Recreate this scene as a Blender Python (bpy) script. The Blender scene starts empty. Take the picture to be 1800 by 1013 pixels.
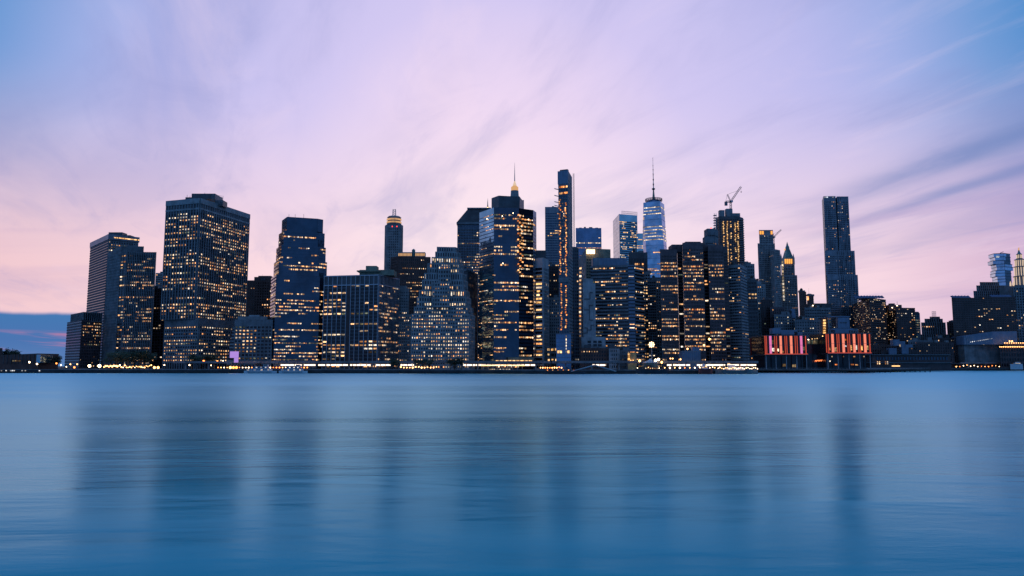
import bpy, bmesh, math, random
from mathutils import Vector, Matrix

# ------------------------------------------------------------------ camera, sky, light, exposure
sc = bpy.context.scene
F, HZ, CH = 1280.0, 641.0, 8.0            # focal length in photo pixels, horizon row, camera height (m)
PITCH = math.atan((HZ - 506.5) / F)
CP, SP = math.cos(PITCH), math.sin(PITCH)
cam_d = bpy.data.cameras.new("camera"); cam = bpy.data.objects.new("camera", cam_d)
sc.collection.objects.link(cam); sc.camera = cam
cam_d.sensor_width = 36.0; cam_d.lens = F / 1800 * 36.0
cam_d.clip_start = 0.5; cam_d.clip_end = 60000
cam.location = (0, 0, CH); cam.rotation_euler = (math.pi / 2 + PITCH, 0, 0)
sc.view_settings.view_transform = 'Standard'; sc.view_settings.look = 'None'
sc.view_settings.exposure = 0.0; sc.view_settings.gamma = 1.0
sc.render.engine = 'CYCLES'
sc.cycles.use_denoising = True
try: sc.cycles.denoiser = 'OPENIMAGEDENOISE'
except Exception: pass
sc.cycles.max_bounces = 4; sc.cycles.diffuse_bounces = 1; sc.cycles.glossy_bounces = 3
sc.cycles.sample_clamp_indirect = 4.0

def lin(c):
    return tuple(((v / 255) / 12.92 if v / 255 <= 0.04045 else ((v / 255 + 0.055) / 1.055) ** 2.4) for v in c)

class NT:
    """small helper for node maths"""
    def __init__(s, tree): s.t = tree; s.n = tree.nodes; s.l = tree.links
    def new(s, k, **kw):
        n = s.n.new(k)
        for a, v in kw.items(): setattr(n, a, v)
        return n
    def put(s, sock, v):
        if isinstance(v, (int, float)): sock.default_value = v
        elif isinstance(v, tuple): sock.default_value = v if len(v) == len(sock.default_value) else v + (1,)
        else: s.l.new(v, sock)
    def m(s, op, *a, clamp=False):
        n = s.new('ShaderNodeMath', operation=op, use_clamp=clamp)
        for i, v in enumerate(a): s.put(n.inputs[i], v)
        return n.outputs[0]
    def vm(s, op, *a):
        n = s.new('ShaderNodeVectorMath', operation=op)
        for i, v in enumerate(a): s.put(n.inputs[i], v)
        return n.outputs['Value'] if op in ('DOT_PRODUCT', 'LENGTH') else n.outputs[0]
    def smooth(s, v, a, b, lo=0.0, hi=1.0):
        n = s.new('ShaderNodeMapRange', interpolation_type='SMOOTHSTEP')
        s.put(n.inputs[0], v)
        for i, x in enumerate((a, b, lo, hi)): n.inputs[i + 1].default_value = x
        return n.outputs[0]
    def ramp(s, v, stops, interp='EASE'):
        n = s.new('ShaderNodeValToRGB'); r = n.color_ramp; r.interpolation = interp
        while len(r.elements) < len(stops): r.elements.new(0.5)
        for e, (p, c) in zip(r.elements, stops): e.position = p; e.color = tuple(c) + (1,)
        s.put(n.inputs[0], v); return n.outputs[0]
    def mix(s, f, a, b, blend='MIX'):
        n = s.new('ShaderNodeMix', data_type='RGBA', blend_type=blend)
        s.put(n.inputs[0], f); s.put(n.inputs[6], a); s.put(n.inputs[7], b); return n.outputs[2]
    def comb(s, x, y, z):
        n = s.new('ShaderNodeCombineXYZ')
        for i, v in enumerate((x, y, z)): s.put(n.inputs[i], v)
        return n.outputs[0]
    def noise(s, v, scale=1.0, detail=4.0, rough=0.5, dist=0.0):
        n = s.new('ShaderNodeTexNoise'); s.put(n.inputs['Vector'], v)
        n.inputs['Scale'].default_value = scale; n.inputs['Detail'].default_value = detail
        n.inputs['Roughness'].default_value = rough; n.inputs['Distortion'].default_value = dist
        return n.outputs[0]

world = bpy.data.worlds.new("World"); sc.world = world; world.use_nodes = True
def build_sky():
    T = NT(world.node_tree); T.n.clear()
    tc = T.new('ShaderNodeTexCoord'); d = T.vm('NORMALIZE', tc.outputs['Generated'])
    sp = T.new('ShaderNodeSeparateXYZ'); T.l.new(d, sp.inputs[0]); x, y, z = sp.outputs
    g = T.vm('DOT_PRODUCT', d, (-0.02, 0.975, 0.20))
    def gp(v): return (v + 0.4) / 1.4
    base = T.ramp(T.m('MULTIPLY', T.m('ADD', g, 0.4), 1 / 1.4), [
        (0.0, lin((78, 130, 192))), (gp(0.0), lin((80, 138, 204))), (gp(0.45), lin((78, 140, 208))), (gp(0.70), lin((76, 138, 204))),
        (gp(0.785), lin((84, 143, 206))), (gp(0.815), lin((116, 157, 215))), (gp(0.86), lin((162, 177, 230))), (gp(0.90), lin((188, 188, 237))),
        (gp(0.956), lin((211, 201, 242))), (gp(0.988), lin((241, 219, 243))), (1.0, lin((252, 227, 241)))], 'LINEAR')
    fwd = T.smooth(y, 0.25, 0.75)
    # glow along the western horizon: peach, pale pink, mauve
    hcol = T.ramp(T.m('ADD', T.m('MULTIPLY', x, 0.8), 0.5), [
        (0.0, lin((242, 200, 206))), (0.25, lin((254, 221, 226))), (0.5, lin((255, 236, 239))), (0.72, lin((253, 225, 232))),
        (0.86, lin((248, 216, 227))), (0.93, lin((226, 193, 215))), (1.0, lin((200, 168, 206)))], 'LINEAR')
    hw = T.m('MULTIPLY', T.smooth(z, 0.36, 0.09), fwd)
    col = T.mix(T.m('MULTIPLY', hw, 1.0), base, hcol)
    # streaky high cloud drawn out along one wind direction, on a flat layer overhead
    al = math.radians(-20); s1, c1 = math.sin(al), math.cos(al)
    zz = T.m('ADD', T.m('MAXIMUM', z, 0.0), 0.08)
    qx, qy = T.m('DIVIDE', x, zz), T.m('DIVIDE', y, zz)
    qp = T.m('SUBTRACT', T.m('MULTIPLY', qx, c1), T.m('MULTIPLY', qy, s1))
    qa = T.m('ADD', T.m('MULTIPLY', qx, s1), T.m('MULTIPLY', qy, c1))
    up = T.smooth(z, 0.02, 0.10)
    n1 = T.noise(T.comb(T.m('MULTIPLY', qp, 1.15), T.m('MULTIPLY', qa, 0.46), 3.7), 1.0, 6, 0.54, 0.9)
    n2 = T.noise(T.comb(T.m('MULTIPLY', qp, 2.3), T.m('MULTIPLY', qa, 0.75), 11.2), 1.0, 7, 0.6, 1.0)
    n3 = T.noise(T.comb(T.m('MULTIPLY', qp, 0.55), T.m('MULTIPLY', qa, 0.2), 21.0), 1.0, 3, 0.5, 0.2)
    dark = T.m('MULTIPLY', T.m('MULTIPLY', T.smooth(n1, 0.46, 0.66), up), T.smooth(z, 0.08, 0.28, 0.35, 1.0))
    col = T.mix(T.m('MULTIPLY', dark, 0.52), col, T.mix(0.55, col, lin((128, 142, 200)), 'MIX'))
    light = T.m('MULTIPLY', T.m('MULTIPLY', T.smooth(n2, 0.48, 0.75), T.smooth(n3, 0.35, 0.6)), up)
    col = T.mix(T.m('MULTIPLY', light, 0.50), col, T.mix(0.5, col, lin((252, 226, 242)), 'MIX'))
    n6 = T.noise(T.comb(T.m('MULTIPLY', qp, 4.2), T.m('MULTIPLY', qa, 1.15), 31.0), 1.0, 8, 0.62, 1.3)
    wisp = T.m('MULTIPLY', T.m('MULTIPLY', T.smooth(n6, 0.46, 0.70), T.smooth(n1, 0.36, 0.58)), up)
    col = T.mix(T.m('MULTIPLY', wisp, 0.30), col, T.mix(0.6, col, lin((142, 150, 206)), 'MIX'))
    # broad blue-grey streaks in the north-west and mauve bars low above the roofs there
    wob = T.m('MULTIPLY', T.m('SUBTRACT', T.noise(T.comb(T.m('MULTIPLY', qp, 0.7), T.m('MULTIPLY', qa, 0.5), 5.0), 1.0, 4), 0.5), 0.55)
    qq = T.m('ADD', qp, wob)
    def band(c, wd): return T.m('EXPONENT', T.m('MULTIPLY', T.m('POWER', T.m('DIVIDE', T.m('SUBTRACT', qq, c), wd), 2.0), -1.0))
    bsum = T.m('ADD', T.m('MULTIPLY', band(2.38, 0.12), 0.72), T.m('MULTIPLY', band(2.72, 0.075), 0.62), clamp=True)
    bsum = T.m('ADD', bsum, T.m('MULTIPLY', band(3.25, 0.16), 0.28), clamp=True)
    bfade = T.m('MULTIPLY', T.smooth(x, 0.30, 0.52), T.smooth(z, 0.05, 0.12))
    col = T.mix(T.m('MULTIPLY', T.m('MULTIPLY', bsum, bfade), T.smooth(n2, 0.25, 0.6, 0.45, 1.0)), col, lin((104, 132, 190)))
    n4 = T.noise(T.comb(T.m('MULTIPLY', x, 2.0), T.m('MULTIPLY', y, 2.0), T.m('MULTIPLY', T.m('SUBTRACT', z, T.m('MULTIPLY', x, 0.12)), 30.0)), 1.0, 5, 0.55, 0.3)
    bars = T.m('MULTIPLY', T.m('MULTIPLY', T.smooth(n4, 0.45, 0.68), fwd), T.m('MULTIPLY', T.smooth(z, 0.25, 0.15), T.smooth(z, 0.0, 0.02)))
    barw = T.m('ADD', T.m('MULTIPLY', T.smooth(x, 0.2, 0.5), 0.42), T.m('MULTIPLY', T.smooth(x, -0.3, -0.55), 0.18))
    col = T.mix(T.m('MULTIPLY', bars, barw), col, lin((166, 148, 198)))
    # the low bank of blue cloud in the south-west with rosy streaks inside it
    edge = T.m('MULTIPLY', T.m('SUBTRACT', T.noise(T.comb(T.m('MULTIPLY', x, 14.0), T.m('MULTIPLY', y, 14.0), 0.0), 1.0, 5), 0.5), 0.010)
    bank = T.m('MULTIPLY', T.smooth(T.m('ADD', z, edge), 0.0615, 0.0555), T.smooth(x, -0.12, -0.42))
    bankc = T.ramp(T.m('MULTIPLY', z, 14.0), [(0.0, lin((84, 126, 182))), (0.4, lin((66, 114, 176))), (0.8, lin((58, 118, 178))), (1.0, lin((66, 126, 184)))], 'LINEAR')
    n5 = T.noise(T.comb(T.m('MULTIPLY', x, 9.0), T.m('MULTIPLY', y, 9.0), T.m('MULTIPLY', T.m('ADD', z, T.m('MULTIPLY', x, 0.06)), 150.0)), 1.0, 4, 0.5, 0.4)
    rose = T.m('MULTIPLY', T.m('MULTIPLY', T.smooth(n5, 0.44, 0.66), T.smooth(z, 0.041, 0.034)), T.smooth(z, 0.012, 0.022))
    bankc = T.mix(T.m('MULTIPLY', rose, 0.85), bankc, lin((208, 130, 160)))
    col = T.mix(T.m('MULTIPLY', bank, 0.98), col, bankc)
    bg = T.new('ShaderNodeBackground'); T.l.new(col, bg.inputs[0]); bg.inputs[1].default_value = 1.0
    out = T.new('ShaderNodeOutputWorld'); T.l.new(bg.outputs[0], out.inputs[0])
build_sky()
# the sun has just set behind the skyline: only a last faint rosy light
sd = bpy.data.lights.new("sun", 'SUN'); sd.energy = 0.06; sd.angle = math.radians(8); sd.color = (1.0, 0.72, 0.62)
sun = bpy.data.objects.new("sun", sd); sc.collection.objects.link(sun)
sun.rotation_euler = (math.radians(88.5), 0, math.radians(180 + 24)); sun.location = (-200, 500, 300)

# ------------------------------------------------------------------ pixel -> place helpers
def ray(px, py):
    u, v = (px - 900) / F, (506.5 - py) / F
    return Vector((u, CP - v * SP, SP + v * CP))
def at(px, py, Y):
    d = ray(px, py); k = Y / d.y
    return Vector((d.x * k, Y, CH + d.z * k))
def atz(px, py, z):
    d = ray(px, py); k = (z - CH) / d.z
    return Vector((d.x * k, d.y * k, z))
def zof(py, Y): return at(900, py, Y).z
def xof(px, py, Y): return at(px, py, Y).x
GZ = 3.0

# ------------------------------------------------------------------ materials
MATS = {}
def newmat(name):
    m = bpy.data.materials.new(name); m.use_nodes = True; MATS[name] = m
    T = NT(m.node_tree); b = T.n.get('Principled BSDF'); return m, T, b
def wall(name, c, rough=0.75, var=0.35, scale=0.12, metal=0.0):
    m, T, b = newmat(name)
    geo = T.new('ShaderNodeNewGeometry')
    n = T.noise(geo.outputs['Position'], scale, 5, 0.6)
    f = T.noise(T.vm('MULTIPLY', geo.outputs['Position'], (1.0, 1.0, 0.12)), 0.9, 3, 0.6)
    k = T.m('MULTIPLY', T.smooth(n, 0.25, 0.75, 1 - var, 1 + var), T.smooth(f, 0.3, 0.7, 0.86, 1.12))
    col = T.mix(1.0, tuple(c) + (1,), T.comb(k, k, k), 'MULTIPLY')
    T.l.new(col, b.inputs['Base Color']); b.inputs['Roughness'].default_value = rough; b.inputs['Metallic'].default_value = metal
    return m
def glass(name, c, metal=0.5, rough=0.10, wav=0.012):
    m, T, b = newmat(name)
    geo = T.new('ShaderNodeNewGeometry')
    v = T.new('ShaderNodeTexVoronoi'); T.put(v.inputs['Vector'], T.vm('MULTIPLY', geo.outputs['Position'], (0.35, 0.35, 0.26))); v.inputs['Scale'].default_value = 1.0
    # every pane sits a hair out of plane, as glazing does
    off = T.vm('MULTIPLY', T.vm('SUBTRACT', v.outputs['Color'], (0.5, 0.5, 0.5)), (wav * 2, wav * 2, wav * 2))
    nn = T.vm('NORMALIZE', T.vm('ADD', geo.outputs['Normal'], off))
    T.l.new(nn, b.inputs['Normal'])
    n = T.noise(geo.outputs['Position'], 0.05, 4, 0.6); k = T.smooth(n, 0.3, 0.7, 0.75, 1.2)
    col = T.mix(1.0, tuple(c) + (1,), T.comb(k, k, k), 'MULTIPLY'); T.l.new(col, b.inputs['Base Color'])
    b.inputs['Metallic'].default_value = metal; b.inputs['Roughness'].default_value = rough
    return m
def litmat(name, cols, lo, hi, sample=False, pw=1.6):
    m, T, b = newmat(name); T.n.remove(b)
    oi = T.new('ShaderNodeObjectInfo'); geo = T.new('ShaderNodeNewGeometry')
    r = T.m('FRACT', T.m('ADD', oi.outputs['Random'], geo.outputs['Random Per Island']))
    col = T.ramp(r, [(i / max(1, len(cols) - 1), c) for i, c in enumerate(cols)], 'LINEAR')
    r2 = T.m('POWER', T.m('FRACT', T.m('MULTIPLY', r, 17.31)), pw)
    st = T.m('ADD', T.m('MULTIPLY', r2, hi - lo), lo)
    n = T.noise(geo.outputs['Position'], 0.55, 2, 0.5)
    st = T.m('MULTIPLY', st, T.smooth(n, 0.32, 0.66, 0.35, 1.25))
    e = T.new('ShaderNodeEmission'); T.put(e.inputs[0], col); T.put(e.inputs[1], st)
    T.l.new(e.outputs[0], T.n['Material Output'].inputs[0])
    m.cycles.emission_sampling = 'AUTO' if sample else 'NONE'
    return m
def glow(name, c, s, sample=True):
    m, T, b = newmat(name); T.n.remove(b)
    e = T.new('ShaderNodeEmission'); e.inputs[0].default_value = tuple(c) + (1,); e.inputs[1].default_value = s
    T.l.new(e.outputs[0], T.n['Material Output'].inputs[0]); m.cycles.emission_sampling = 'AUTO' if sample else 'NONE'
    return m

wall('granite', (0.165, 0.18, 0.195)); wall('limestone', (0.235, 0.245, 0.25)); wall('pale_stone', (0.30, 0.31, 0.32))
wall('concrete', (0.19, 0.20, 0.21)); wall('brown_brick', (0.115, 0.062, 0.052)); wall('brown_granite', (0.115, 0.08, 0.085))
wall('dark_brick', (0.075, 0.05, 0.05)); wall('dark_metal', (0.07, 0.075, 0.085), 0.5); wall('grey_metal', (0.30, 0.31, 0.33), 0.45, 0.2)
wall('aluminium', (0.36, 0.38, 0.42), 0.4, 0.15, 0.12, 0.5); wall('steel_panel', (0.17, 0.19, 0.22), 0.38, 0.25, 0.1, 0.6)
wall('olive_panel', (0.20, 0.21, 0.15), 0.6); wall('copper_green', (0.10, 0.24, 0.22), 0.6); wall('white_panel', (0.42, 0.44, 0.46), 0.5, 0.15)
wall('blue_panel', (0.14, 0.19, 0.27), 0.5, 0.15); wall('asphalt', (0.05, 0.05, 0.055), 0.9); wall('pier_timber', (0.055, 0.045, 0.04), 0.85)
wall('hull_dark', (0.035, 0.035, 0.045), 0.5); wall('hull_red', (0.16, 0.03, 0.025), 0.5); wall('hull_white', (0.60, 0.62, 0.65), 0.4, 0.1)
wall('roof_dark', (0.06, 0.06, 0.065), 0.85); wall('bark', (0.06, 0.045, 0.035), 0.9); wall('sail_cloth', (0.5, 0.5, 0.5), 0.8)
wall('crane_paint', (0.10, 0.11, 0.14), 0.5); wall('solar', (0.05, 0.09, 0.16), 0.12, 0.2, 0.3, 0.75)
glass('glass_black', (0.018, 0.017, 0.024), 0.3, 0.12); glass('glass_navy', (0.05, 0.08, 0.12), 0.6, 0.10); glass('glass_blue', (0.16, 0.22, 0.34), 0.8, 0.08)
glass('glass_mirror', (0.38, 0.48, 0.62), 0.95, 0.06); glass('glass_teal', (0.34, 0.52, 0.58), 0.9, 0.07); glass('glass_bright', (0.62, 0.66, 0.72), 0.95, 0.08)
glass('glass_brown', (0.035, 0.026, 0.026), 0.35, 0.12)
WARM = [(1.0, 0.38, 0.12), (1.0, 0.48, 0.19), (1.0, 0.56, 0.26), (1.0, 0.64, 0.36), (1.0, 0.78, 0.58)]
litmat('lit_warm', WARM, 0.18, 2.4); litmat('lit_white', [(1.0, 0.70, 0.40), (1.0, 0.80, 0.56), (1.0, 0.90, 0.78)], 0.2, 2.0)
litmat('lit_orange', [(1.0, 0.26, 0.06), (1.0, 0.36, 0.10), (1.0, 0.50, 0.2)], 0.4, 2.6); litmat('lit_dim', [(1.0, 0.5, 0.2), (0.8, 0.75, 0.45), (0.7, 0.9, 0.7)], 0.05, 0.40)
litmat('lit_gold', [(1.0, 0.50, 0.16), (1.0, 0.62, 0.28)], 0.7, 2.2, pw=1.0); litmat('lit_cool', [(0.8, 0.88, 1.0), (1.0, 0.95, 0.9)], 0.3, 1.6)
litmat('lit_violet', [(0.25, 0.12, 0.8), (0.7, 0.12, 0.25), (0.5, 0.3, 0.9)], 0.08, 0.5)
glow('bulb_warm', (1.0, 0.48, 0.16), 6.0); glow('bulb_white', (1.0, 0.70, 0.42), 8.0); glow('bulb_orange', (1.0, 0.24, 0.05), 6.0)
glow('flood', (1.0, 0.60, 0.32), 5.0); glow('strip_white', (1.0, 0.78, 0.62), 2.4); glow('strip_gold', (1.0, 0.62, 0.24), 2.6)
glow('pier_orange', (1.0, 0.14, 0.09), 0.5); glow('pier_bright', (1.0, 0.27, 0.18), 1.0); glow('pier_pink', (0.9, 0.22, 0.50), 0.9); glow('neon', (1.0, 0.22, 0.06), 4.0)
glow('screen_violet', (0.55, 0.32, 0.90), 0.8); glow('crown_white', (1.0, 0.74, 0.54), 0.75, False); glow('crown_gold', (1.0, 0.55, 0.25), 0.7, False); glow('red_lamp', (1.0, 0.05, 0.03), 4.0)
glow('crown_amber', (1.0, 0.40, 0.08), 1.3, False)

# ------------------------------------------------------------------ building kit
COL = sc.collection
UNIT = {}
CUBE_V = [(-.5, -.5, -.5), (.5, -.5, -.5), (.5, .5, -.5), (-.5, .5, -.5), (-.5, -.5, .5), (.5, -.5, .5), (.5, .5, .5), (-.5, .5, .5)]
CUBE_F = [(3, 2, 1, 0), (4, 5, 6, 7), (0, 1, 5, 4), (1, 2, 6, 5), (2, 3, 7, 6), (3, 0, 4, 7)]
def unit_box(mat):
    if mat not in UNIT:
        me = bpy.data.meshes.new('box_' + mat); me.from_pydata(CUBE_V, [], CUBE_F); me.materials.append(MATS[mat]); UNIT[mat] = me
    return UNIT[mat]
def thing(name, label, cat, loc, group=None):
    o = bpy.data.objects.new(name, None); COL.objects.link(o); o.location = loc; o.empty_display_size = 2
    o['label'] = label; o['category'] = cat
    if group: o['group'] = group
    return o
def tag(o, label, cat, group=None):
    o['label'] = label; o['category'] = cat
    if group: o['group'] = group
    return o
def link(o, root):
    COL.objects.link(o)
    if root is not None:
        o.parent = root
        if root.parent is None: o.location = o.location - root.location
    return o
def sub(o, part):
    """make o a piece of a part, leaving it where it stands"""
    o.parent = part; o.matrix_parent_inverse = part.matrix_basis.inverted(); return o
def box(root, name, mat, c, size, ang=0.0, tilt=None):
    o = bpy.data.objects.new(name, unit_box(mat)); o.location = c; o.scale = size
    o.rotation_euler = (0, 0, ang) if tilt is None else tilt
    return link(o, root)
def mesh(root, name, mat, verts, faces, loc=(0, 0, 0)):
    me = bpy.data.meshes.new(name); me.from_pydata([tuple(v) for v in verts], [], faces); me.materials.append(MATS[mat]); me.update()
    o = bpy.data.objects.new(name, me); o.location = loc
    return link(o, root)
class MB:
    """collects boxes, beams and lathes into one mesh (world coordinates)"""
    def __init__(s): s.v = []; s.f = []
    def box(s, c, size, ang=0.0):
        ca, sa = math.cos(ang), math.sin(ang); b = len(s.v); c = Vector(c)
        for x, y, z in CUBE_V:
            x, y, z = x * size[0], y * size[1], z * size[2]
            s.v.append((c.x + x * ca - y * sa, c.y + x * sa + y * ca, c.z + z))
        s.f += [tuple(i + b for i in f) for f in CUBE_F]; return s
    def beam(s, a, b, r, n=6, r2=None):
        a, b = Vector(a), Vector(b); d = (b - a).normalized(); r2 = r if r2 is None else r2
        u = d.cross(Vector((0, 0, 1)) if abs(d.z) < 0.9 else Vector((1, 0, 0))).normalized(); w = d.cross(u); k = len(s.v)
        for p, rr in ((a, r), (b, r2)):
            for i in range(n):
                t = 2 * math.pi * i / n; s.v.append(tuple(p + (u * math.cos(t) + w * math.sin(t)) * rr))
        s.f += [(k + i, k + (i + 1) % n, k + n + (i + 1) % n, k + n + i) for i in range(n)]
        s.f += [tuple(k + i for i in range(n))[::-1], tuple(k + n + i for i in range(n))]; return s
    def lathe(s, c, prof, n=12, ang=0.0):
        k = len(s.v); c = Vector(c)
        for r, z in prof:
            for i in range(n):
                t = 2 * math.pi * i / n + ang; s.v.append((c.x + r * math.cos(t), c.y + r * math.sin(t), c.z + z))
        for j in range(len(prof) - 1):
            for i in range(n):
                s.f.append((k + j * n + i, k + j * n + (i + 1) % n, k + (j + 1) * n + (i + 1) % n, k + (j + 1) * n + i))
        s.f.append(tuple(k + (len(prof) - 1) * n + i for i in range(n))); s.f.append(tuple(k + i for i in range(n))[::-1]); return s
    def poly(s, pts, z0, z1):
        k = len(s.v); n = len(pts)
        for z in (z0, z1):
            for p in pts: s.v.append((p[0], p[1], z))
        s.f += [(k + i, k + (i + 1) % n, k + n + (i + 1) % n, k + n + i) for i in range(n)]
        s.f += [tuple(k + n + i for i in range(n)), tuple(k + i for i in range(n))[::-1]]; return s
    def build(s, root, name, mat, kind=None):
        base = Vector(root.location) if root is not None else Vector((0, 0, 0))
        me = bpy.data.meshes.new(name); me.from_pydata([(x - base.x, y - base.y, z - base.z) for x, y, z in s.v], [], s.f)
        me.materials.append(MATS[mat]); me.update()
        bm = bmesh.new(); bm.from_mesh(me); bmesh.ops.recalc_face_normals(bm, faces=bm.faces); bm.to_mesh(me); bm.free()
        o = bpy.data.objects.new(name, me); COL.objects.link(o)
        if root is not None: o.parent = root
        if kind: o['kind'] = kind
        return o

PIECES = {}      # root name -> {(part name, material): [(centre, size, angle), ...]}
def piece(root, name, mat, c, size, ang): PIECES.setdefault(root.name, {}).setdefault((name, mat), []).append((c, size, ang))
def finish(root, cap=300, rng=random.Random(4)):
    """first `cap` pieces of a kind are objects of their own, the rest of that kind are joined"""
    left = {}
    kinds = PIECES.pop(root.name, {})
    tot = {}
    for (name, mat), L in kinds.items(): tot[name] = tot.get(name, 0) + len(L)
    for (name, mat), L in kinds.items():
        rng.shuffle(L)
        k = len(L) if tot[name] <= cap else int(cap * len(L) / tot[name])
        for c, size, ang in L[:k]: box(root, name, mat, c, size, ang)
        if L[k:]:
            mb = MB()
            for c, size, ang in L[k:]: mb.box(c, size, ang)
            mb.build(root, name + '_rows', mat, 'stuff')

def S(bay=4.0, fl=3.9, pw=0.8, sh=1.4, lit=0.25, pm='granite', sm=None, pp=0.5, sp=0.3, lo=0.0, par=3.0, lm=None, wf=0.86, hf=0.8, rows=None, run=0.6, cols=None, dim=0.25):
    return dict(bay=bay, fl=fl, pw=pw, sh=sh, lit=lit, pm=pm, sm=sm or pm, pp=pp, sp=sp, lo=lo, par=par, lm=lm or [('lit_warm', .72), ('lit_white', .16), ('lit_dim', .12)], wf=wf, hf=hf, rows=rows, run=run, cols=cols, dim=dim)

def pick(rng, lm):
    r = rng.random()
    for m, w in lm:
        r -= w
        if r <= 0: return m
    return lm[-1][0]
def facade(root, A, B, z0, z1, st, rng, frow):
    A, B = Vector((A[0], A[1], 0)), Vector((B[0], B[1], 0)); t = B - A; L = t.length; t = t / L
    n = Vector((t.y, -t.x, 0))
    if n.dot(-A) < 0: n = -n
    ang = math.atan2(t.y, t.x)
    nb = max(1, round(L / (st['bay'] * (0.8 if st['bay'] < 9 else 1)))); bw = L / nb
    zb = z0 + st['lo']; nf = max(1, int((z1 - st['par'] - zb) / st['fl'])); fl = (z1 - st['par'] - zb) / nf
    if st['pw'] > 0:
        for k in range(nb + 1):
            s = min(max(k * bw, st['pw'] / 2), L - st['pw'] / 2)
            p = A + t * s + n * (st['pp'] / 2)
            piece(root, 'facade_pier', st['pm'], (p.x, p.y, (z0 + z1) / 2), (st['pw'] * .8, st['pp'], z1 - z0), ang)
    if st['sh'] > 0:
        for f in range(nf + 1):
            z = zb + f * fl; h = st['sh'] if f < nf else max(0.3, st['par'] - 0.05)
            p = A + t * (L / 2) + n * (st['sp'] / 2)
            piece(root, 'spandrel', st['sm'], (p.x, p.y, z + h / 2), (L - 0.04, st['sp'], h), ang)
    ww = (bw - st['pw'] * .8) * st['wf'] * .84; wh = (fl - st['sh']) * st['hf'] * .84
    for f in range(nf):
        gi = int((z0 + f * fl - GZ) / 3.9)
        if gi not in frow:
            q = rng.random(); frow[gi] = 2.1 if q < 0.14 else (1.3 if q < 0.55 else (0.6 if q < 0.87 else 0.15))
        p = min(0.95, st['lit'] * frow[gi] * 1.3)
        if st['rows'] is not None: p = st['rows'](f / nf, p)
        on = rng.random() < p; fm = pick(rng, st['lm'])
        for k in range(nb):
            pk = p if st['cols'] is None else st['cols']((k + .5) / nb, f / nf, p)
            if rng.random() > st['run']: on = rng.random() < pk; fm = pick(rng, st['lm'])
            if pk <= 0: on = False
            if not on: continue
            w = ww * (1.0 if rng.random() < 0.7 else rng.uniform(0.45, 0.9)); h = wh * (1 if rng.random() < 0.6 else rng.uniform(0.55, 1))
            q = A + t * ((k + .5) * bw + (ww - w) * rng.uniform(-.5, .5)) + n * 0.06
            piece(root, 'window', fm if rng.random() < 0.8 else pick(rng, st['lm']), (q.x, q.y, zb + f * fl + st['sh'] + (fl - st['sh']) * 0.93 - h / 2), (w, 0.1, h), ang)

def foot(C, D, ref=0, flat=False, T=None):
    """roof corners seen in the picture -> footprint and roof height"""
    z1 = at(C[ref][0], C[ref][1], D).z
    if flat: P = [Vector((xof(c[0], C[ref][1], D), D, 0)) for c in C]
    else:
        P = [atz(c[0], c[1], z1) for c in C]; P = [Vector((p.x, p.y, 0)) for p in P]
    if T is None and len(P) == 3: back = [P[2] + P[0] - P[1]]
    else:
        T = T or 30.0
        back = [P[-1] + P[-1].normalized() * T, P[0] + P[0].normalized() * T]
    return P, back, z1
def tier(root, C, D, st, z0=None, ref=0, flat=False, T=None, core='glass_black', rng=None, frow=None, name='wall', cap=True):
    P, back, z1 = foot(C, D, ref, flat, T)
    z0 = GZ - 0.1 if z0 is None else z0
    MB().poly([(p.x, p.y) for p in P + back], z0, z1).build(root, name, core)
    rng = rng or random.Random(int(C[0][0] * 7 + C[0][1])); frow = {} if frow is None else frow
    if not isinstance(st, (list, tuple)): st = [st] * (len(P) - 1)
    for i, s in enumerate(st):
        if s: facade(root, P[i], P[i + 1], z0, z1, s, rng, frow)
    return P, back, z1
def base_of(C, D): p = at(C[0][0], C[0][1], D); q = at(C[-1][0], C[-1][1], D); return Vector(((p.x + q.x) / 2, D + 5, GZ))
def building(name, label, C, D, st, cat='skyscraper', group=None, cap=300, extra=None, **kw):
    root = thing(name, label, cat, base_of(C, D), group)
    P, back, z1 = tier(root, C, D, st, **kw)
    if extra: extra(root, P, z1)
    clutter(root, P, z1, int(C[0][0] * 3))
    finish(root, cap)
    return root, P, z1
def clutter(root, P, z1, seed):
    rg = random.Random(seed); a, b = P[0], P[-1]
    for k in range(rg.randint(2, 4)):
        u = rg.uniform(.15, .85); q = a.lerp(b, u); d = rg.uniform(5, 12); q = q + q.normalized() * d; w, h = rg.uniform(2.5, 7), rg.uniform(1.6, 4.2)
        box(root, 'rooftop_unit', rg.choice(['dark_metal', 'concrete', 'granite']), (q.x, q.y, z1 + h / 2 - .05), (w, rg.uniform(3, 6), h))
    if rg.random() < .55:
        q = a.lerp(b, rg.uniform(.2, .8)); q = q + q.normalized() * 6
        if rg.random() < .5: MB().lathe((q.x, q.y, z1 - .05), [(1.5, 0), (1.5, .2), (.3, .3), (.3, 1.6), (1.9, 1.7), (1.9, 5.0), (.1, 6.6)], 9).build(root, 'water_tank', 'pier_timber')
        else: MB().beam((q.x, q.y, z1 - .05), (q.x, q.y, z1 + rg.uniform(6, 13)), .22, 5, .07).build(root, 'mast', 'dark_metal')
def pbox(root, name, mat, x0, x1, y0, y1, D, T=8.0):
    """a block between picture columns x0..x1, rows y0 (top)..y1 (bottom) whose front stands at distance D"""
    a, b = at(x0, y0, D), at(x1, y0, D); zb = zof(y1, D)
    return box(root, name, mat, ((a.x + b.x) / 2, D + T / 2, (a.z + zb) / 2), (abs(b.x - a.x), T, a.z - zb))

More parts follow.
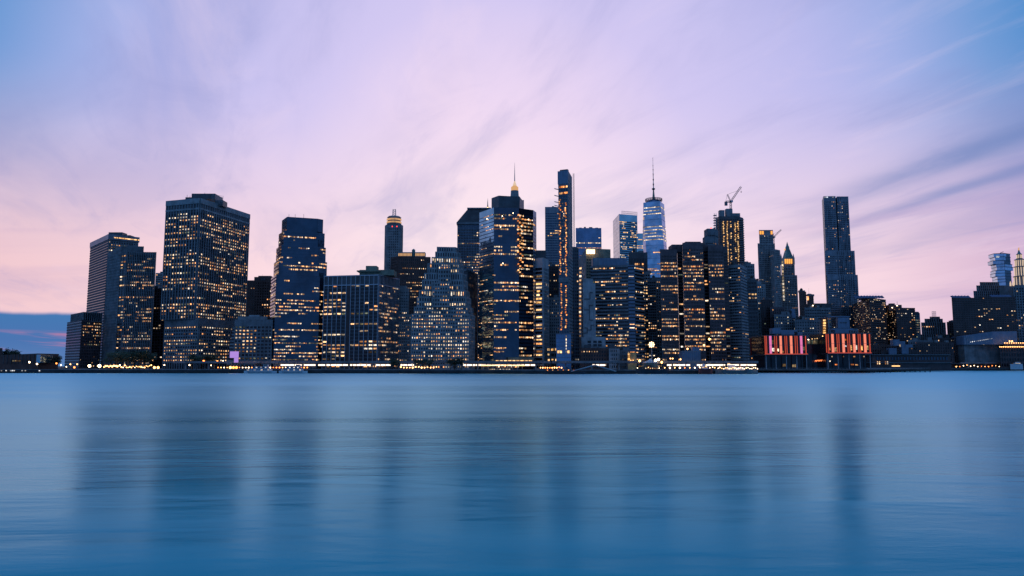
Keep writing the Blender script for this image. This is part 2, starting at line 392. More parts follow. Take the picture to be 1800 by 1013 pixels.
# ------------------------------------------------------------------ setting: water, land, quay
def build_water():
    m, T, b = newmat('river')
    geo = T.new('ShaderNodeNewGeometry'); P = geo.outputs['Position']
    w1 = T.noise(T.vm('MULTIPLY', P, (0.04, 0.13, 1.0)), 1.0, 3, 0.5, 0.6)
    w2 = T.noise(T.vm('MULTIPLY', P, (0.35, 1.1, 1.0)), 1.0, 4, 0.6, 0.3)
    w3 = T.noise(T.vm('MULTIPLY', P, (0.004, 0.022, 1.0)), 1.0, 4, 0.55, 0.5)
    h = T.m('ADD', T.m('MULTIPLY', w1, 1.0), T.m('MULTIPLY', w2, 0.11))
    bp = T.new('ShaderNodeBump'); bp.inputs['Strength'].default_value = 0.22; bp.inputs['Distance'].default_value = 0.7
    T.l.new(h, bp.inputs['Height'])
    sx = T.new('ShaderNodeSeparateXYZ'); T.l.new(P, sx.inputs[0])
    # fine-wave roughness raised with distance, so far water reflects more blue sky
    ld = T.m('LOGARITHM', T.m('MAXIMUM', sx.outputs[1], 5.0), 2.71828)
    mr = T.new('ShaderNodeMapRange'); T.put(mr.inputs[0], ld)
    for i_, v_ in enumerate((4.0, 6.35, 0.19, 0.52)): mr.inputs[i_ + 1].default_value = v_
    rough = T.m('ADD', mr.outputs[0], T.smooth(w3, 0.35, 0.68, -0.02, 0.04))
    T.n.remove(b)
    df = T.new('ShaderNodeBsdfDiffuse'); T.put(df.inputs[0], T.mix(w1, (0.010, 0.27, 0.34, 1), (0.022, 0.42, 0.50, 1)))
    gl = T.new('ShaderNodeBsdfAnisotropic'); gl.inputs['Color'].default_value = (0.44, 0.86, 1.0, 1); gl.distribution = 'BECKMANN'; T.put(gl.inputs['Roughness'], rough); T.l.new(bp.outputs[0], gl.inputs['Normal'])
    fr_ = T.new('ShaderNodeFresnel'); fr_.inputs['IOR'].default_value = 1.333; T.l.new(bp.outputs[0], fr_.inputs['Normal'])
    mx = T.new('ShaderNodeMixShader'); T.put(mx.inputs[0], T.m('MULTIPLY', T.smooth(fr_.outputs[0], 0.12, 0.66), 0.66)); T.l.new(df.outputs[0], mx.inputs[1]); T.l.new(gl.outputs[0], mx.inputs[2])
    T.l.new(mx.outputs[0], T.n['Material Output'].inputs[0])
    me = bpy.data.meshes.new('river'); R = 30000
    me.from_pydata([(-R, -300, 0), (R, -300, 0), (R, R, 0), (-R, R, 0)], [], [(0, 1, 2, 3)]); me.materials.append(m)
    o = bpy.data.objects.new('water', me); COL.objects.link(o); o['kind'] = 'structure'; o['label'] = 'smooth blue river water between the viewer and the city'
build_water()
SHORE = [(-900, 700), (-300, 692), (100, 684), (600, 674), (800, 652), (960, 628), (1200, 622), (1316, 628), (1330, 780), (1560, 860), (1674, 968), (1800, 995), (2600, 1150)]
def shore_x(px, D): return (px - 900) / F * D * 1.0055
def shore_D(px):
    for (a, da), (b, db) in zip(SHORE, SHORE[1:]):
        if a <= px <= b: return da + (db - da) * (px - a) / (b - a)
    return 700
def build_land():
    fr = [(shore_x(p, D), D) for p, D in SHORE]
    mb = MB(); pts = fr + [(fr[-1][0] + 2500, 6500), (fr[0][0] - 1200, 6500)]
    mb.poly(pts, -1.0, GZ); o = mb.build(None, 'ground', 'asphalt'); o['kind'] = 'structure'
    for i, ((x0, y0), (x1, y1)) in enumerate(zip(fr, fr[1:])):         # stone coping and timber fender rail along the quay
        d = Vector((x1 - x0, y1 - y0, 0)); L = d.length; a = math.atan2(d.y, d.x); c = ((x0 + x1) / 2, (y0 + y1) / 2)
        box(o, 'coping_stone', 'concrete', (c[0], c[1] - 0.1, GZ + 0.15), (L, 0.9, 0.4), a)
        box(o, 'fender_beam', 'pier_timber', (c[0], c[1] - 0.5, 1.2), (L, 0.5, 0.6), a)
build_land()
def seg(root, name, mat, p, q, z, w, h):
    p, q = Vector(p), Vector(q); d = q - p
    return box(root, name, mat, ((p.x + q.x) / 2, (p.y + q.y) / 2, z), (d.length + 0.3, w, h), math.atan2(d.y, d.x))

# ------------------------------------------------------------------ the skyline, south end first
R_ = random.Random
# low office annex and the tall slab behind it
def f_annex(root, P, z1):
    pass
r = thing('office_block', 'low dark office block with blank ribbed side, lit windows in a cluster, beside wide slab', 'building', base_of([(118, 566), (178, 564)], 960))
ribs = S(bay=40, fl=3.6, pw=0.0, sh=2.3, lit=0.0, sm='brown_granite', sp=0.4, par=1.5)
tier(r, [(118.5, 567), (143.5, 562.5), (179, 565)], 960, [ribs, S(bay=3.3, fl=3.8, pw=1.5, sh=1.9, lit=0.3, pm='brown_granite', rows=lambda f, p: 0.6 if f > 0.62 and f < 0.95 else (0.8 if 0.42 < f < 0.5 else 0.13), dim=.2)], ref=1)
tier(r, [(125, 553), (147, 548.5), (180, 550)], 968, [S(bay=3, pw=0.8, sh=0.6, fl=9, lit=0, pm='granite', par=1.0)] * 2, ref=1, z0=zof(565, 968), name='mechanical_storey')
finish(r)
r = thing('slab_tower', 'wide ribbed slab tower with lit crown band, behind the low annex', 'skyscraper', base_of([(159, 428), (244, 419)], 1060))
tier(r, [(159.5, 428), (190.8, 413), (243.8, 418.6)], 1060, [S(bay=60, fl=3.9, pw=0, sh=2.4, lit=0.0, sm='brown_granite', sp=0.5, par=6, run=.3),
     S(bay=4.2, fl=4.0, pw=1.6, sh=1.8, lit=0.25, pm='granite', par=5.5, rows=lambda f, p: 0.62 if f > 0.86 else 0.28, cols=lambda u, f, p: p if (u < 0.12 or f > .86) else p * 0.5)], ref=1)
P, back, z1 = foot([(158, 428), (190.5, 412.4), (245.5, 418.4)], 1058, 1)
MB().poly([(p.x, p.y) for p in P + back], z1 - 7, z1 + .8).build(r, 'cornice', 'steel_panel')
P2 = [P[1] + (P[2] - P[1]) * k for k in (0.2, 0.97)]; t = (P[2] - P[1]).normalized(); a = math.atan2(t.y, t.x); n = Vector((t.y, -t.x, 0))
for k in range(20):
    q = P2[0] + (P2[1] - P2[0]) * (k / 19) + n * 0.3; box(r, 'crown_light', 'lit_gold' if k % 3 else 'lit_warm', (q.x, q.y, z1 - 3.6), (1.6, 0.7, 1.5), a)
pbox(r, 'rooftop_unit', 'dark_metal', 191, 215, 408.5, 415, 1072, 14); pbox(r, 'rooftop_unit', 'dark_metal', 215, 229, 413.6, 418, 1076, 12)
finish(r)
# ribbed tower in front
r = thing('ribbed_tower', 'tower with pale vertical ribs and blank panelled flank, near the south waterfront trees', 'skyscraper', base_of([(191, 443), (275, 444)], 960))
tier(r, [(191.5, 444), (213.7, 432.5), (253, 433.5)], 960, [S(bay=2.6, fl=3.9, pw=1.1, sh=2.2, lit=0.012, pm='granite', sp=0.35, par=5, lm=[('lit_dim', 1.0)]), S(bay=3.1, fl=9, pw=0.9, sh=1.4, lit=0.0, pm='granite', pp=1.0, par=9)], ref=1, z0=zof(452, 960))
C = [(191, 450), (213.2, 444.5), (222.5, 443), (275.2, 443.6)]
tier(r, C, 960, [S(bay=2.6, fl=3.9, pw=1.1, sh=2.2, lit=0.012, pm='granite', sp=0.35, par=2, lm=[('lit_dim', 1.0)]),
     S(bay=7, fl=3.9, pw=0.4, sh=1.4, lit=0.3, pm='dark_metal', run=0.2, par=4), S(bay=2.9, fl=3.9, pw=1.15, sh=1.2, lit=0.26, pm='granite', pp=1.5, sp=0.2, par=4, wf=.95, rows=lambda f, p: min(.8, p * (1.9 if f < .3 else 1)))], ref=1, T=40)
finish(r)
building('far_tower', 'small pale tower top peeping between the ribbed tower and the giant pier-fronted tower', [(274, 480), (291, 480)], 1320, S(bay=6, fl=4, pw=0.6, sh=2, lit=0.08, pm='limestone'), flat=True)
building('brown_tower', 'dark brown narrow tower squeezed behind the ribbed tower flank', [(262, 507), (296, 507)], 1010, S(bay=4.5, fl=3.9, pw=1.4, sh=1.7, lit=0.07, pm='brown_granite', rows=lambda f, p: .5 if .74 < f < .77 else p), flat=True, core='glass_brown')

# giant tower with tall piers, its podium and wing
r = thing('pier_fronted_tower', 'giant dark tower with tall pale piers, many lit rows and violet lights under its roof', 'skyscraper', base_of([(293, 354), (438, 377)], 860))
C = [(293, 354), (352, 348.6), (438.5, 377.3)]
pf = S(bay=5.4, fl=3.75, pw=1.5, sh=1.15, lit=0.42, pm='granite', sm='dark_metal', pp=1.1, sp=0.35, par=17, wf=.96, run=.55, rows=lambda f, p: p if f < .93 else p * .5)
fr = {}
zt = zof(561, 860)
P, back, z1 = tier(r, C, 860, [pf, pf], ref=1, z0=zt, frow=fr)
for i in (0, 1):
    A, B = P[i], P[i + 1]; t = (B - A); L = t.length; t = t / L; n = Vector((t.y, -t.x, 0)); n = n if n.dot(-A) > 0 else -n; a = math.atan2(t.y, t.x); q = A + t * L / 2
    box(r, 'parapet', 'limestone', (q.x + n.x * .7, q.y + n.y * .7, z1 - 3.2), (L - .05, 1.45, 6.4), a)
    box(r, 'belt_course', 'limestone', (q.x + n.x * .6, q.y + n.y * .6, z1 - 12.6), (L - .05, 1.25, 2.2), a)
    nb = round(L / 5.4)
    for k in range(nb):
        q = A + t * ((k + .5) * L / nb) + n * .12
        box(r, 'crown_light', 'lit_violet', (q.x, q.y, z1 - 10.6), (2.6, .2, 1.4), a)
pb = S(bay=5.4, fl=3.75, pw=1.6, sh=1.75, lit=0.52, pm='granite', pp=.8, sp=0.75, par=9.5, lo=7, wf=.95, rows=lambda f, p: max(.12, min(.85, p * 1.25)))
tier(r, [(290.3, 562), (350, 559.5), (436, 567)], 858, [pb, pb], ref=1, frow=fr, name='podium')
pbox(r, 'rooftop_unit', 'dark_metal', 326, 352, 347, 352, 885, 20); pbox(r, 'rooftop_unit', 'dark_metal', 337, 378, 340.5, 350, 888, 24); pbox(r, 'rooftop_unit', 'dark_metal', 378, 392, 352, 362, 890, 14)
mb = MB(); rr = R_(3)
for k in range(8):
    x = xof(373 + k * 2.7, 345, 886); mb.beam((x, 886, zof(358, 886)), (x, 886, zof(342 + k * .7, 886)), .16, 4)
for k in range(5):
    z = zof(343.5 + k * 2.4, 886); mb.beam((xof(372, 345, 886), 886, z + 1.2), (xof(393.5, 345, 886), 886, z - 1.4), .16, 4)
mb.build(r, 'antenna_frame', 'grey_metal')
for px, y0 in ((329, 343), (334, 344.5), (360, 339), (363, 341)):
    MB().beam((xof(px, y0, 880), 880, zof(351, 880)), (xof(px, y0, 880), 880, zof(y0, 880)), .22, 5).build(r, 'mast', 'dark_metal')
finish(r)
# low wing with leaning flank
r = thing('office_wing', 'low stepped wing with leaning flank and lit window grid beside the giant tower', 'building', base_of([(413, 562), (477, 562)], 850))
a, b_ = at(413, 562, 850), at(480, 562, 850); lo = at(397, 632, 850)
MB_ = MB(); MB_.v = [(lo.x, 850, GZ), (b_.x, 850, GZ), (b_.x, 850, a.z), (a.x, 850, a.z), (lo.x, 884, GZ), (b_.x, 884, GZ), (b_.x, 884, a.z), (a.x, 884, a.z)]
MB_.f = CUBE_F[:0] + [(0, 1, 2, 3), (5, 4, 7, 6), (4, 0, 3, 7), (1, 5, 6, 2), (3, 2, 6, 7), (4, 5, 1, 0)]; MB_.build(r, 'wall', 'glass_black')
facade(r, (a.x, 850), (b_.x, 850), GZ, a.z, S(bay=5.6, fl=3.75, pw=1.7, sh=1.7, lit=0.5, pm='granite', pp=.8, sp=.7, par=8, lo=5, cols=lambda u, f, p: p * 1.6 if u < .62 else p * .3), R_(8), {})
sl = S(bay=5, fl=3.75, pw=0, sh=1.75, lit=0.0, sm='limestone', sp=.7, par=8, lo=5)
for f in range(12):
    z = GZ + 5 + f * 3.75; k = (z - GZ) / (a.z - GZ); x0 = lo.x + (a.x - lo.x) * k
    box(r, 'spandrel', 'limestone', ((x0 + a.x) / 2, 850 - .3, z + .9), (max(.3, a.x - x0), .6, 1.75))
pbox(r, 'rooftop_unit', 'concrete', 418, 470, 556.5, 562.5, 858, 14); pbox(r, 'rooftop_unit', 'grey_metal', 438, 456, 554, 557, 860, 8)
finish(r)
building('brown_block', 'dark brown block with two roof boxes, between the giant tower and the stepped navy tower', [(428, 493), (486, 491)], 1050, [S(bay=4.2, fl=3.9, pw=1.8, sh=1.9, lit=0.2, pm='brown_brick', cols=lambda u, f, p: .55 if u > .62 and f < .75 else p * .25)], flat=True, core='glass_brown', cat='building',
         extra=lambda r, P, z1: (pbox(r, 'rooftop_unit', 'brown_brick', 447, 479, 487, 494, 1062), pbox(r, 'rooftop_unit', 'dark_metal', 454, 476, 485, 488, 1066)))

# navy glass tower that widens downwards in steps
r = thing('stepped_glass_tower', 'navy glass tower with chamfered top, widening downwards in steps beside the low wing', 'skyscraper', base_of([(496, 388), (568, 388)], 850))
band = lambda lit, par=2.0: S(bay=2.7, fl=3.85, pw=0.12, sh=1.75, lit=lit, pm='glass_navy', sm='glass_navy', pp=.12, sp=.25, par=par, run=.82, wf=1.0)
fr = {}
steps = [(0, 381, 18, .22), (6, 405.5, 2, .16), (10.5, 430.5, 2, .2), (15, 456, 2, .26), (20, 482.5, 2, .24)]
ys = [405.5, 430.5, 456, 482.5, None]
for (e, y, par, lit), yb in zip(steps, ys):
    C = [(496 - e * .95, y + 7.0), (505 - e * .95, y + .2), (558 + e * .22, y + 3.6), (568 + e * .45, y + 5.4)]
    tier(r, C, 850 - e * .25, [band(lit * .7, par), band(lit, par), band(lit * 1.2, par)], ref=1, T=45, z0=None if yb is None else zof(yb + 1.5, 850), core='glass_navy', frow=fr)
for px in (508, 519, 534): MB().beam((xof(px, 376, 856), 856, zof(384, 856)), (xof(px, 376, 856), 856, zof(376.5, 856)), .18, 4).build(r, 'mast', 'dark_metal')
finish(r)

# black grid block with blue steel mullions
r = thing('gridded_office_block', 'broad black office block with blue steel mullions and olive penthouse', 'building', base_of([(570, 485), (700, 490)], 840))
gm = S(bay=6.9, fl=3.95, pw=0.85, sh=1.5, lit=0.3, pm='aluminium', sm='dark_metal', pp=.8, sp=.2, par=11.5, wf=.96, run=.66, cols=lambda u, f, p: 0 if .405 < u < .5 else p)
fr = {}
P, back, z1 = tier(r, [(570, 485.3), (666, 482.8), (701.5, 490.5)], 840, [gm, S(bay=3.9, fl=3.95, pw=.7, sh=1.5, lit=0.3, pm='aluminium', sm='dark_metal', pp=.8, sp=.2, par=11.5, wf=.9, run=.6)], ref=1, frow=fr)
for i in (0, 1):
    A, B = P[i], P[i + 1]; t = (B - A); L = t.length; t = t / L; n = Vector((t.y, -t.x, 0)); n = n if n.dot(-A) > 0 else -n; a = math.atan2(t.y, t.x); q = A + t * L / 2 + n * .45
    for dz, h in ((-.6, 1.2), (-11.6, 1.1)): box(r, 'belt_course', 'aluminium', (q.x, q.y, z1 + dz), (L - .05, .95, h), a)
    if i == 0:
        q = A + t * L * .453 + n * .2; box(r, 'service_shaft', 'dark_brick', (q.x, q.y, (z1 - 12 + GZ) / 2), (L * .082, .75, z1 - 12 - GZ), a)
pbox(r, 'penthouse', 'olive_panel', 632, 692, 474.5, 484, 850, 22); pbox(r, 'penthouse', 'olive_panel', 643, 662, 467.5, 475, 852, 14); pbox(r, 'penthouse_canopy', 'olive_panel', 627, 668, 475.5, 477.5, 846, 14)
finish(r)

# slim limestone tower with lantern
r = thing('lantern_tower', 'slim pale stone tower with lit octagonal lantern and antenna on top', 'skyscraper', base_of([(677, 394), (708, 394)], 1060))
st = S(bay=3.4, fl=3.8, pw=1.7, sh=1.8, lit=0.025, pm='limestone', sp=.25, par=6)
tier(r, [(677, 397), (681, 394.5), (704, 394.5), (708.3, 397)], 1060, [st] * 3, ref=1, T=24)
c = at(693, 380, 1073); R0 = (xof(706, 380, 1073) - xof(680.5, 380, 1073)) / 2
zA, zB = zof(395.5, 1073), zof(381, 1073)
MB().lathe((c.x, 1073, zA), [(R0, 0), (R0, 2.0), (R0 * .9, 2.1), (R0 * .9, zB - zA - 2), (R0, zB - zA - 1.9), (R0 * .8, zB - zA)], 10).build(r, 'lantern', 'limestone')
for k in range(16):
    t = math.pi * (1 + (k + .5) / 16); x, y = c.x + math.cos(t) * R0 * .98, 1073 + math.sin(t) * R0 * .98
    for z in (zA + 3.0, zA + 7.2): box(r, 'lantern_light', 'crown_gold', (x, y, z), (1.3, 1.0, 2.2), t + math.pi / 2)
mb = MB()
for dx in (-2.3, 2.3):
    for dy in (-2.3, 2.3): mb.beam((c.x + dx, 1073 + dy, zB), (c.x + dx * .8, 1073 + dy * .8, zof(368, 1073)), .28, 4)
for k in range(4):
    z = zB + k * 2.6; mb.beam((c.x - 2.3, 1070.7, z), (c.x + 2.3, 1070.7, z + 2.5), .22, 4); mb.beam((c.x - 2.3, 1070.7, z + 2.5), (c.x + 2.3, 1070.7, z + 2.5), .22, 4)
mb.build(r, 'antenna_frame', 'grey_metal')
for x in (689, 697): pbox(r, 'crown_light', 'red_lamp', x, x + 1.2, 397.5, 399, 1059.3, .6)
finish(r)

# brown tower with lit roof colonnade
r = thing('brown_crowned_tower', 'dark brown tower with golden lit roof terrace behind the stepped ziggurat', 'skyscraper', base_of([(687, 452), (757, 452)], 1000))
tier(r, [(687, 453), (700, 450.5), (757, 452)], 1000, [S(bay=4, fl=3.9, pw=1.7, sh=1.9, lit=0.03, pm='brown_brick'), S(bay=3.6, fl=3.9, pw=1.7, sh=1.9, lit=0.16, pm='brown_brick', par=4)], ref=1, T=30, core='glass_brown')
for x0, x1 in ((700, 724), (730, 747)):
    pbox(r, 'roof_terrace', 'limestone', x0, x1, 443.5, 451.5, 1010, 10)
    for k in range(int((x1 - x0) / 2.4)): pbox(r, 'terrace_light', 'crown_gold', x0 + k * 2.4 + .4, x0 + k * 2.4 + 1.9, 445.5, 450, 1009.6, .5)
c = at(727, 438, 1015); MB().lathe((c.x, 1015, zof(452, 1015)), [(2.4, 0), (2.4, zof(439.5, 1015) - zof(452, 1015)), (.2, zof(437.5, 1015) - zof(452, 1015))], 10).build(r, 'water_tank', 'copper_green')
finish(r)
building('setback_tower', 'thin pale setback tower wedged between the black grid block and the ziggurat', [(700.5, 509), (719, 509)], 890, S(bay=2.7, fl=3.6, pw=1.3, sh=1.7, lit=0.1, pm='limestone'), flat=True, cat='building',
         extra=lambda r, P, z1: (tier(r, [(700, 553), (723, 553)], 884, S(bay=2.7, fl=3.6, pw=1.2, sh=1.7, lit=0.16, pm='limestone'), flat=True, T=8, name='lower_wing'), pbox(r, 'rooftop_unit', 'limestone', 703, 714, 502.5, 510, 895)))

# stepped ziggurat
r = thing('ziggurat_tower', 'pale stone ziggurat stepping up to a blunt top, square lit windows on every floor', 'skyscraper', base_of([(723, 552), (824, 552)], 730))
zg = [(767.8, 800.5, 434, 0), (765, 803, 442.5, 2.5), (758.7, 805, 452, 4), (751.3, 808, 463, 6), (745.6, 812, 480, 8), (742, 814.5, 492, 9.5), (736.3, 817, 510, 11), (732.6, 819.5, 522, 12.5), (727.5, 823, 539, 14), (723, 825.5, 552, 15.5)]
fr = {}
for i, (x0, x1, y, dn) in enumerate(zg):
    yb = zg[i + 1][2] if i + 1 < len(zg) else None
    D = 745 - dn
    lit = [.0, .1, .75, .3, .16, .18, .3, .33, .4, .62][i]
    fs = S(bay=3.05, fl=3.55, pw=1.35, sh=1.75, lit=lit, pm='limestone', pp=.35, sp=.3, par=1.2, run=.45, wf=.95, hf=.95, lm=[('lit_white', .6), ('lit_warm', .4)], rows=(lambda f, p: max(.12, min(.95, p * (1.1 if f > .5 else 1.45) if f > .07 else .55))) if i == 9 else None)
    tier(r, [(x0, y), (x1, y + .6), (x1 + 6 + i * .35, y + 3.2)], D, [fs, S(bay=3.05, fl=3.55, pw=1.35, sh=1.75, lit=lit * .14, pm='limestone', pp=.35, sp=.3, par=1.2)], ref=0, z0=None if yb is None else zof(yb + 2.0, D), frow=fr if i != 9 else None)
tier(r, [(760, 497), (791, 497)], 727.5, S(bay=3.05, fl=3.55, pw=1.35, sh=1.75, lit=.25, pm='limestone', pp=.35, sp=.3, par=1.2), flat=True, T=12, z0=zof(540, 728), name='centre_bay')
tier(r, [(770, 467), (793, 467)], 736.5, S(bay=3.05, fl=3.55, pw=1.35, sh=1.75, lit=.15, pm='limestone', pp=.35, sp=.3, par=1.2), flat=True, T=8, z0=zof(498, 736), name='centre_bay')
finish(r)
building('colonnaded_block', 'dark block with tall black columns and framed top, tucked behind the ziggurat', [(808, 475.5), (820, 474), (838, 481.5)], 805, [None, S(bay=3.6, fl=3.9, pw=1.0, sh=1.2, lit=0.26, pm='dark_metal', sm='dark_metal', pp=1.2, sp=.2, par=3, run=.75)], ref=1, T=30, cat='building',
         extra=lambda r, P, z1: [box(r, 'belt_course', 'granite', ((P[i].x + P[i + 1].x) / 2, (P[i].y + P[i + 1].y) / 2 - .7, z1 - .8), ((P[i + 1] - P[i]).length, 1.6, 1.7), math.atan2(P[i + 1].y - P[i].y, P[i + 1].x - P[i].x)) for i in (0, 1)])

# postmodern tower with hipped roof
r = thing('hipped_roof_tower', 'navy tower with dark hipped roof behind the teal glass octagon', 'skyscraper', base_of([(803, 391), (880, 391)], 1045))
tier(r, [(804, 393), (880, 393)], 1045, S(bay=2.9, fl=3.9, pw=.9, sh=1.7, lit=0.36, pm='granite', sm='glass_navy', pp=.5, par=9, run=.75, cols=lambda u, f, p: p if .17 < u < .62 else p * .1), flat=True, T=50)
a, b_ = at(802.5, 391.5, 1043), at(881, 391.5, 1043); box(r, 'cornice', 'granite', ((a.x + b_.x) / 2, 1069, a.z - 1), (b_.x - a.x, 54, 3))
c0, c1 = at(822.5, 367.5, 1056), at(862, 367.5, 1056); zb = a.z + .5
mb = MB(); mb.v = [(a.x, 1044, zb), (b_.x, 1044, zb), (b_.x, 1095, zb), (a.x, 1095, zb), (c0.x, 1056, c0.z), (c1.x, 1056, c0.z), (c1.x, 1083, c0.z), (c0.x, 1083, c0.z)]; mb.f = CUBE_F; mb.build(r, 'roof', 'roof_dark')
box(r, 'roof_ledge', 'granite', ((c0.x + c1.x) / 2, 1069, c0.z + .8), (c1.x - c0.x + 2, 30, 1.6))
finish(r)

# glass octagon; one flank's brighter teal glass stands in for its reflection
r = thing('octagonal_glass_tower', 'teal glass octagonal tower with a glowing orange shaft of lights down its front', 'skyscraper', base_of([(843, 374), (942, 373)], 775))
gs = lambda lit, m='glass_navy', **k: S(bay=2.9, fl=3.85, pw=.14, sh=1.5, lit=lit, pm=m, sm=m, pp=.14, sp=.2, par=7, run=.8, wf=1.0, **k)
fr = {}
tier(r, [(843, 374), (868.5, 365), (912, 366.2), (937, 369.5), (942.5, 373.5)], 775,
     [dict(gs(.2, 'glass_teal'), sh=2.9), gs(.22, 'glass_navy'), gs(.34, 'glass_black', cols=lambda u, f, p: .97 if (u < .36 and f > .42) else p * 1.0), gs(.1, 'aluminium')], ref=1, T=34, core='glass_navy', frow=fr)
tier(r, [(864, 348.5), (876.5, 344), (913.5, 346), (920.5, 355)], 788, [None] * 3, ref=1, T=22, core='dark_metal', z0=zof(367, 790), name='mechanical_storey')
for k in range(30):
    q = at(911 + (k % 3) * 3.6 + random.Random(k).uniform(-.6, .6), 378 + k * 3.6, 773.2)
    box(r, 'atrium_light', 'lit_orange', (q.x, q.y, q.z), (1.8, 1.4, 1.3))
for px, py in ((883, 380), (902, 374.8), (880, 399), (884, 463), (856, 385), (929, 386)):
    q = at(px, py, 772.6); box(r, 'floodlight', 'bulb_white', q, (.8, .5, .8))
pbox(r, 'entrance_canopy', 'olive_panel', 893, 938, 628, 634, 768, 8)
for k in range(9): pbox(r, 'lobby_window', 'lit_gold', 871 + k * 7.3, 871 + k * 7.3 + 5.8, 633.5, 637.5, 767.5, 1)
finish(r)
# lit spires behind
r = thing('art_deco_spire', 'art deco tower top with glowing lantern and needle above the octagon', 'skyscraper', base_of([(897, 340), (913, 340)], 1040))
c = at(904.7, 336, 1045)
tier(r, [(890, 352), (921, 352)], 1036, S(bay=3.2, fl=3.8, pw=1.6, sh=1.8, lit=.02, pm='limestone'), flat=True, T=26)
R1 = (xof(912.5, 340, 1045) - xof(896.8, 340, 1045)) / 2
zz = lambda y: zof(y, 1045) - zof(356, 1045)
MB().lathe((c.x, 1045, zof(356, 1045)), [(R1 * 1.15, 0), (R1 * 1.15, zz(346)), (R1, zz(345.5)), (R1 * .92, zz(336)), (R1 * .6, zz(335.6))], 8, math.pi / 8).build(r, 'shaft', 'limestone')
for k in range(8):
    t = math.pi * (1 + (k + .5) / 8); box(r, 'lantern_column', 'crown_gold', (c.x + math.cos(t) * R1 * .72, 1045 + math.sin(t) * R1 * .72, zof(332.3, 1045)), (1.1, 1.1, zof(329.3, 1045) - zof(335.5, 1045)), t)
MB().lathe((c.x, 1045, zof(335.7, 1045)), [(R1 * .5, 0), (R1 * .5, 4.6), (R1 * .72, 5.0), (R1 * .66, 6.2), (R1 * .42, 7.5)], 8).build(r, 'lantern_core', 'crown_gold')
MB().lathe((c.x, 1045, zof(328.8, 1045)), [(R1 * .5, 0), (R1 * .4, 3.2), (R1 * .2, 6.5), (.9, 8.5)], 8).build(r, 'glass_dome', 'crown_white')
MB().beam((c.x, 1045, zof(322.5, 1045)), (c.x, 1045, zof(286, 1045)), .9, 6, .12).build(r, 'needle', 'grey_metal')
finish(r)
r = thing('pyramid_spire', 'small green pyramid spire with a bright lamp, rising past the octagon flank', 'skyscraper', base_of([(850, 372), (865, 372)], 1240))
c = at(857.3, 365, 1250)
tier(r, [(844, 392), (871, 392)], 1236, None, flat=True, T=28, core='limestone')
MB().lathe((c.x, 1250, zof(393, 1250)), [(13, 0), (4.2, zof(372, 1250) - zof(393, 1250)), (2.6, zof(369, 1250) - zof(393, 1250)), (1.2, zof(361, 1250) - zof(393, 1250)), (.2, zof(349, 1250) - zof(393, 1250))], 4, math.pi / 4).build(r, 'roof', 'copper_green')
MB().lathe((c.x, 1247.5, zof(369.5, 1250)), [(1.4, 0), (2.2, 1.6), (1.6, 3.6), (.4, 4.6)], 8).build(r, 'spire_lamp', 'bulb_warm')

# white-gridded tower
r = thing('white_gridded_tower', 'slim tower in a white grid frame with dark box on top, beside the octagon', 'skyscraper', base_of([(942, 453), (962, 457)], 790))
wg = S(bay=9, fl=4.0, pw=.8, sh=1.2, lit=.42, pm='white_panel', pp=.7, sp=.55, par=11, run=.3, lm=[('lit_warm', .6), ('lit_gold', .4)])
tier(r, [(940, 454.5), (954.5, 453), (963.5, 457.5)], 790, [wg, S(bay=4.6, fl=4.0, pw=.9, sh=1.0, lit=.12, pm='white_panel', pp=.7, sp=.55, par=11)], ref=1)
pbox(r, 'mechanical_storey', 'dark_metal', 942, 959.5, 440.3, 454, 798, 14)
finish(r)
# slab of the bank tower, and what stands before it
building('striped_slab_tower', 'tall blue slab with horizontal stripes behind the slender unfinished tower', [(958, 364), (996, 364)], 1130, S(bay=4.5, fl=3.9, pw=.2, sh=2.0, lit=.13, pm='aluminium', sm='steel_panel', pp=.25, sp=.5, par=10, run=.9, wf=1.0, lm=[('lit_warm', .5), ('lit_gold', .5)]), flat=True, core='glass_navy')
building('dark_walkup_tower', 'dark masonry tower with scattered lamps beside the slender unfinished tower', [(962, 468.5), (986, 468.5)], 900, S(bay=3.2, fl=3.5, pw=1.5, sh=1.8, lit=.11, pm='dark_brick', run=.2), flat=True, cat='building')
building('grey_loft_building', 'grey stone loft building with small dark windows at the slender tower foot', [(959, 523), (986, 523)], 830, S(bay=2.8, fl=3.5, pw=1.4, sh=1.8, lit=.09, pm='limestone', run=.2), flat=True, cat='building')
building('strip_lit_block', 'low block with long lit bands between the white grid and the slender tower', [(961, 610), (981, 610)], 790, S(bay=5, fl=5.0, pw=.5, sh=2.2, lit=.6, pm='concrete', par=1.5, lm=[('lit_gold', 1)]), flat=True, cat='building')

# slender unfinished tower with work lights and hoist mast
r = thing('slender_unfinished_tower', 'very slender unfinished concrete tower strung with orange work lights', 'skyscraper', base_of([(981, 301), (1005, 311)], 750))
P, back, z1 = tier(r, [(981.3, 301.7), (998.3, 299.9), (1005, 311.5)], 750, [S(bay=3.4, fl=3.6, pw=.45, sh=.5, lit=0, pm='concrete', pp=.5, sp=.7, par=16), S(bay=5, fl=3.6, pw=.3, sh=2.6, lit=0, pm='granite', sm='granite', pp=.2, sp=.3, par=10)], ref=1, core='glass_navy')
A, B = P[0], P[1]; t = (B - A); L = t.length; t = t / L; n = Vector((t.y, -t.x, 0)); n = n if n.dot(-A) > 0 else -n; a = math.atan2(t.y, t.x)
q = A + t * L / 2 + n * .9; box(r, 'top_screen', 'blue_panel', (q.x, q.y, z1 - 7.2), (L + .4, 1.4, 14), a)
q = A + t * L / 2 - n * 4; box(r, 'roof_cage', 'dark_metal', (q.x, q.y, z1 + 1.0), (L * .8, 4, 2.2), a)
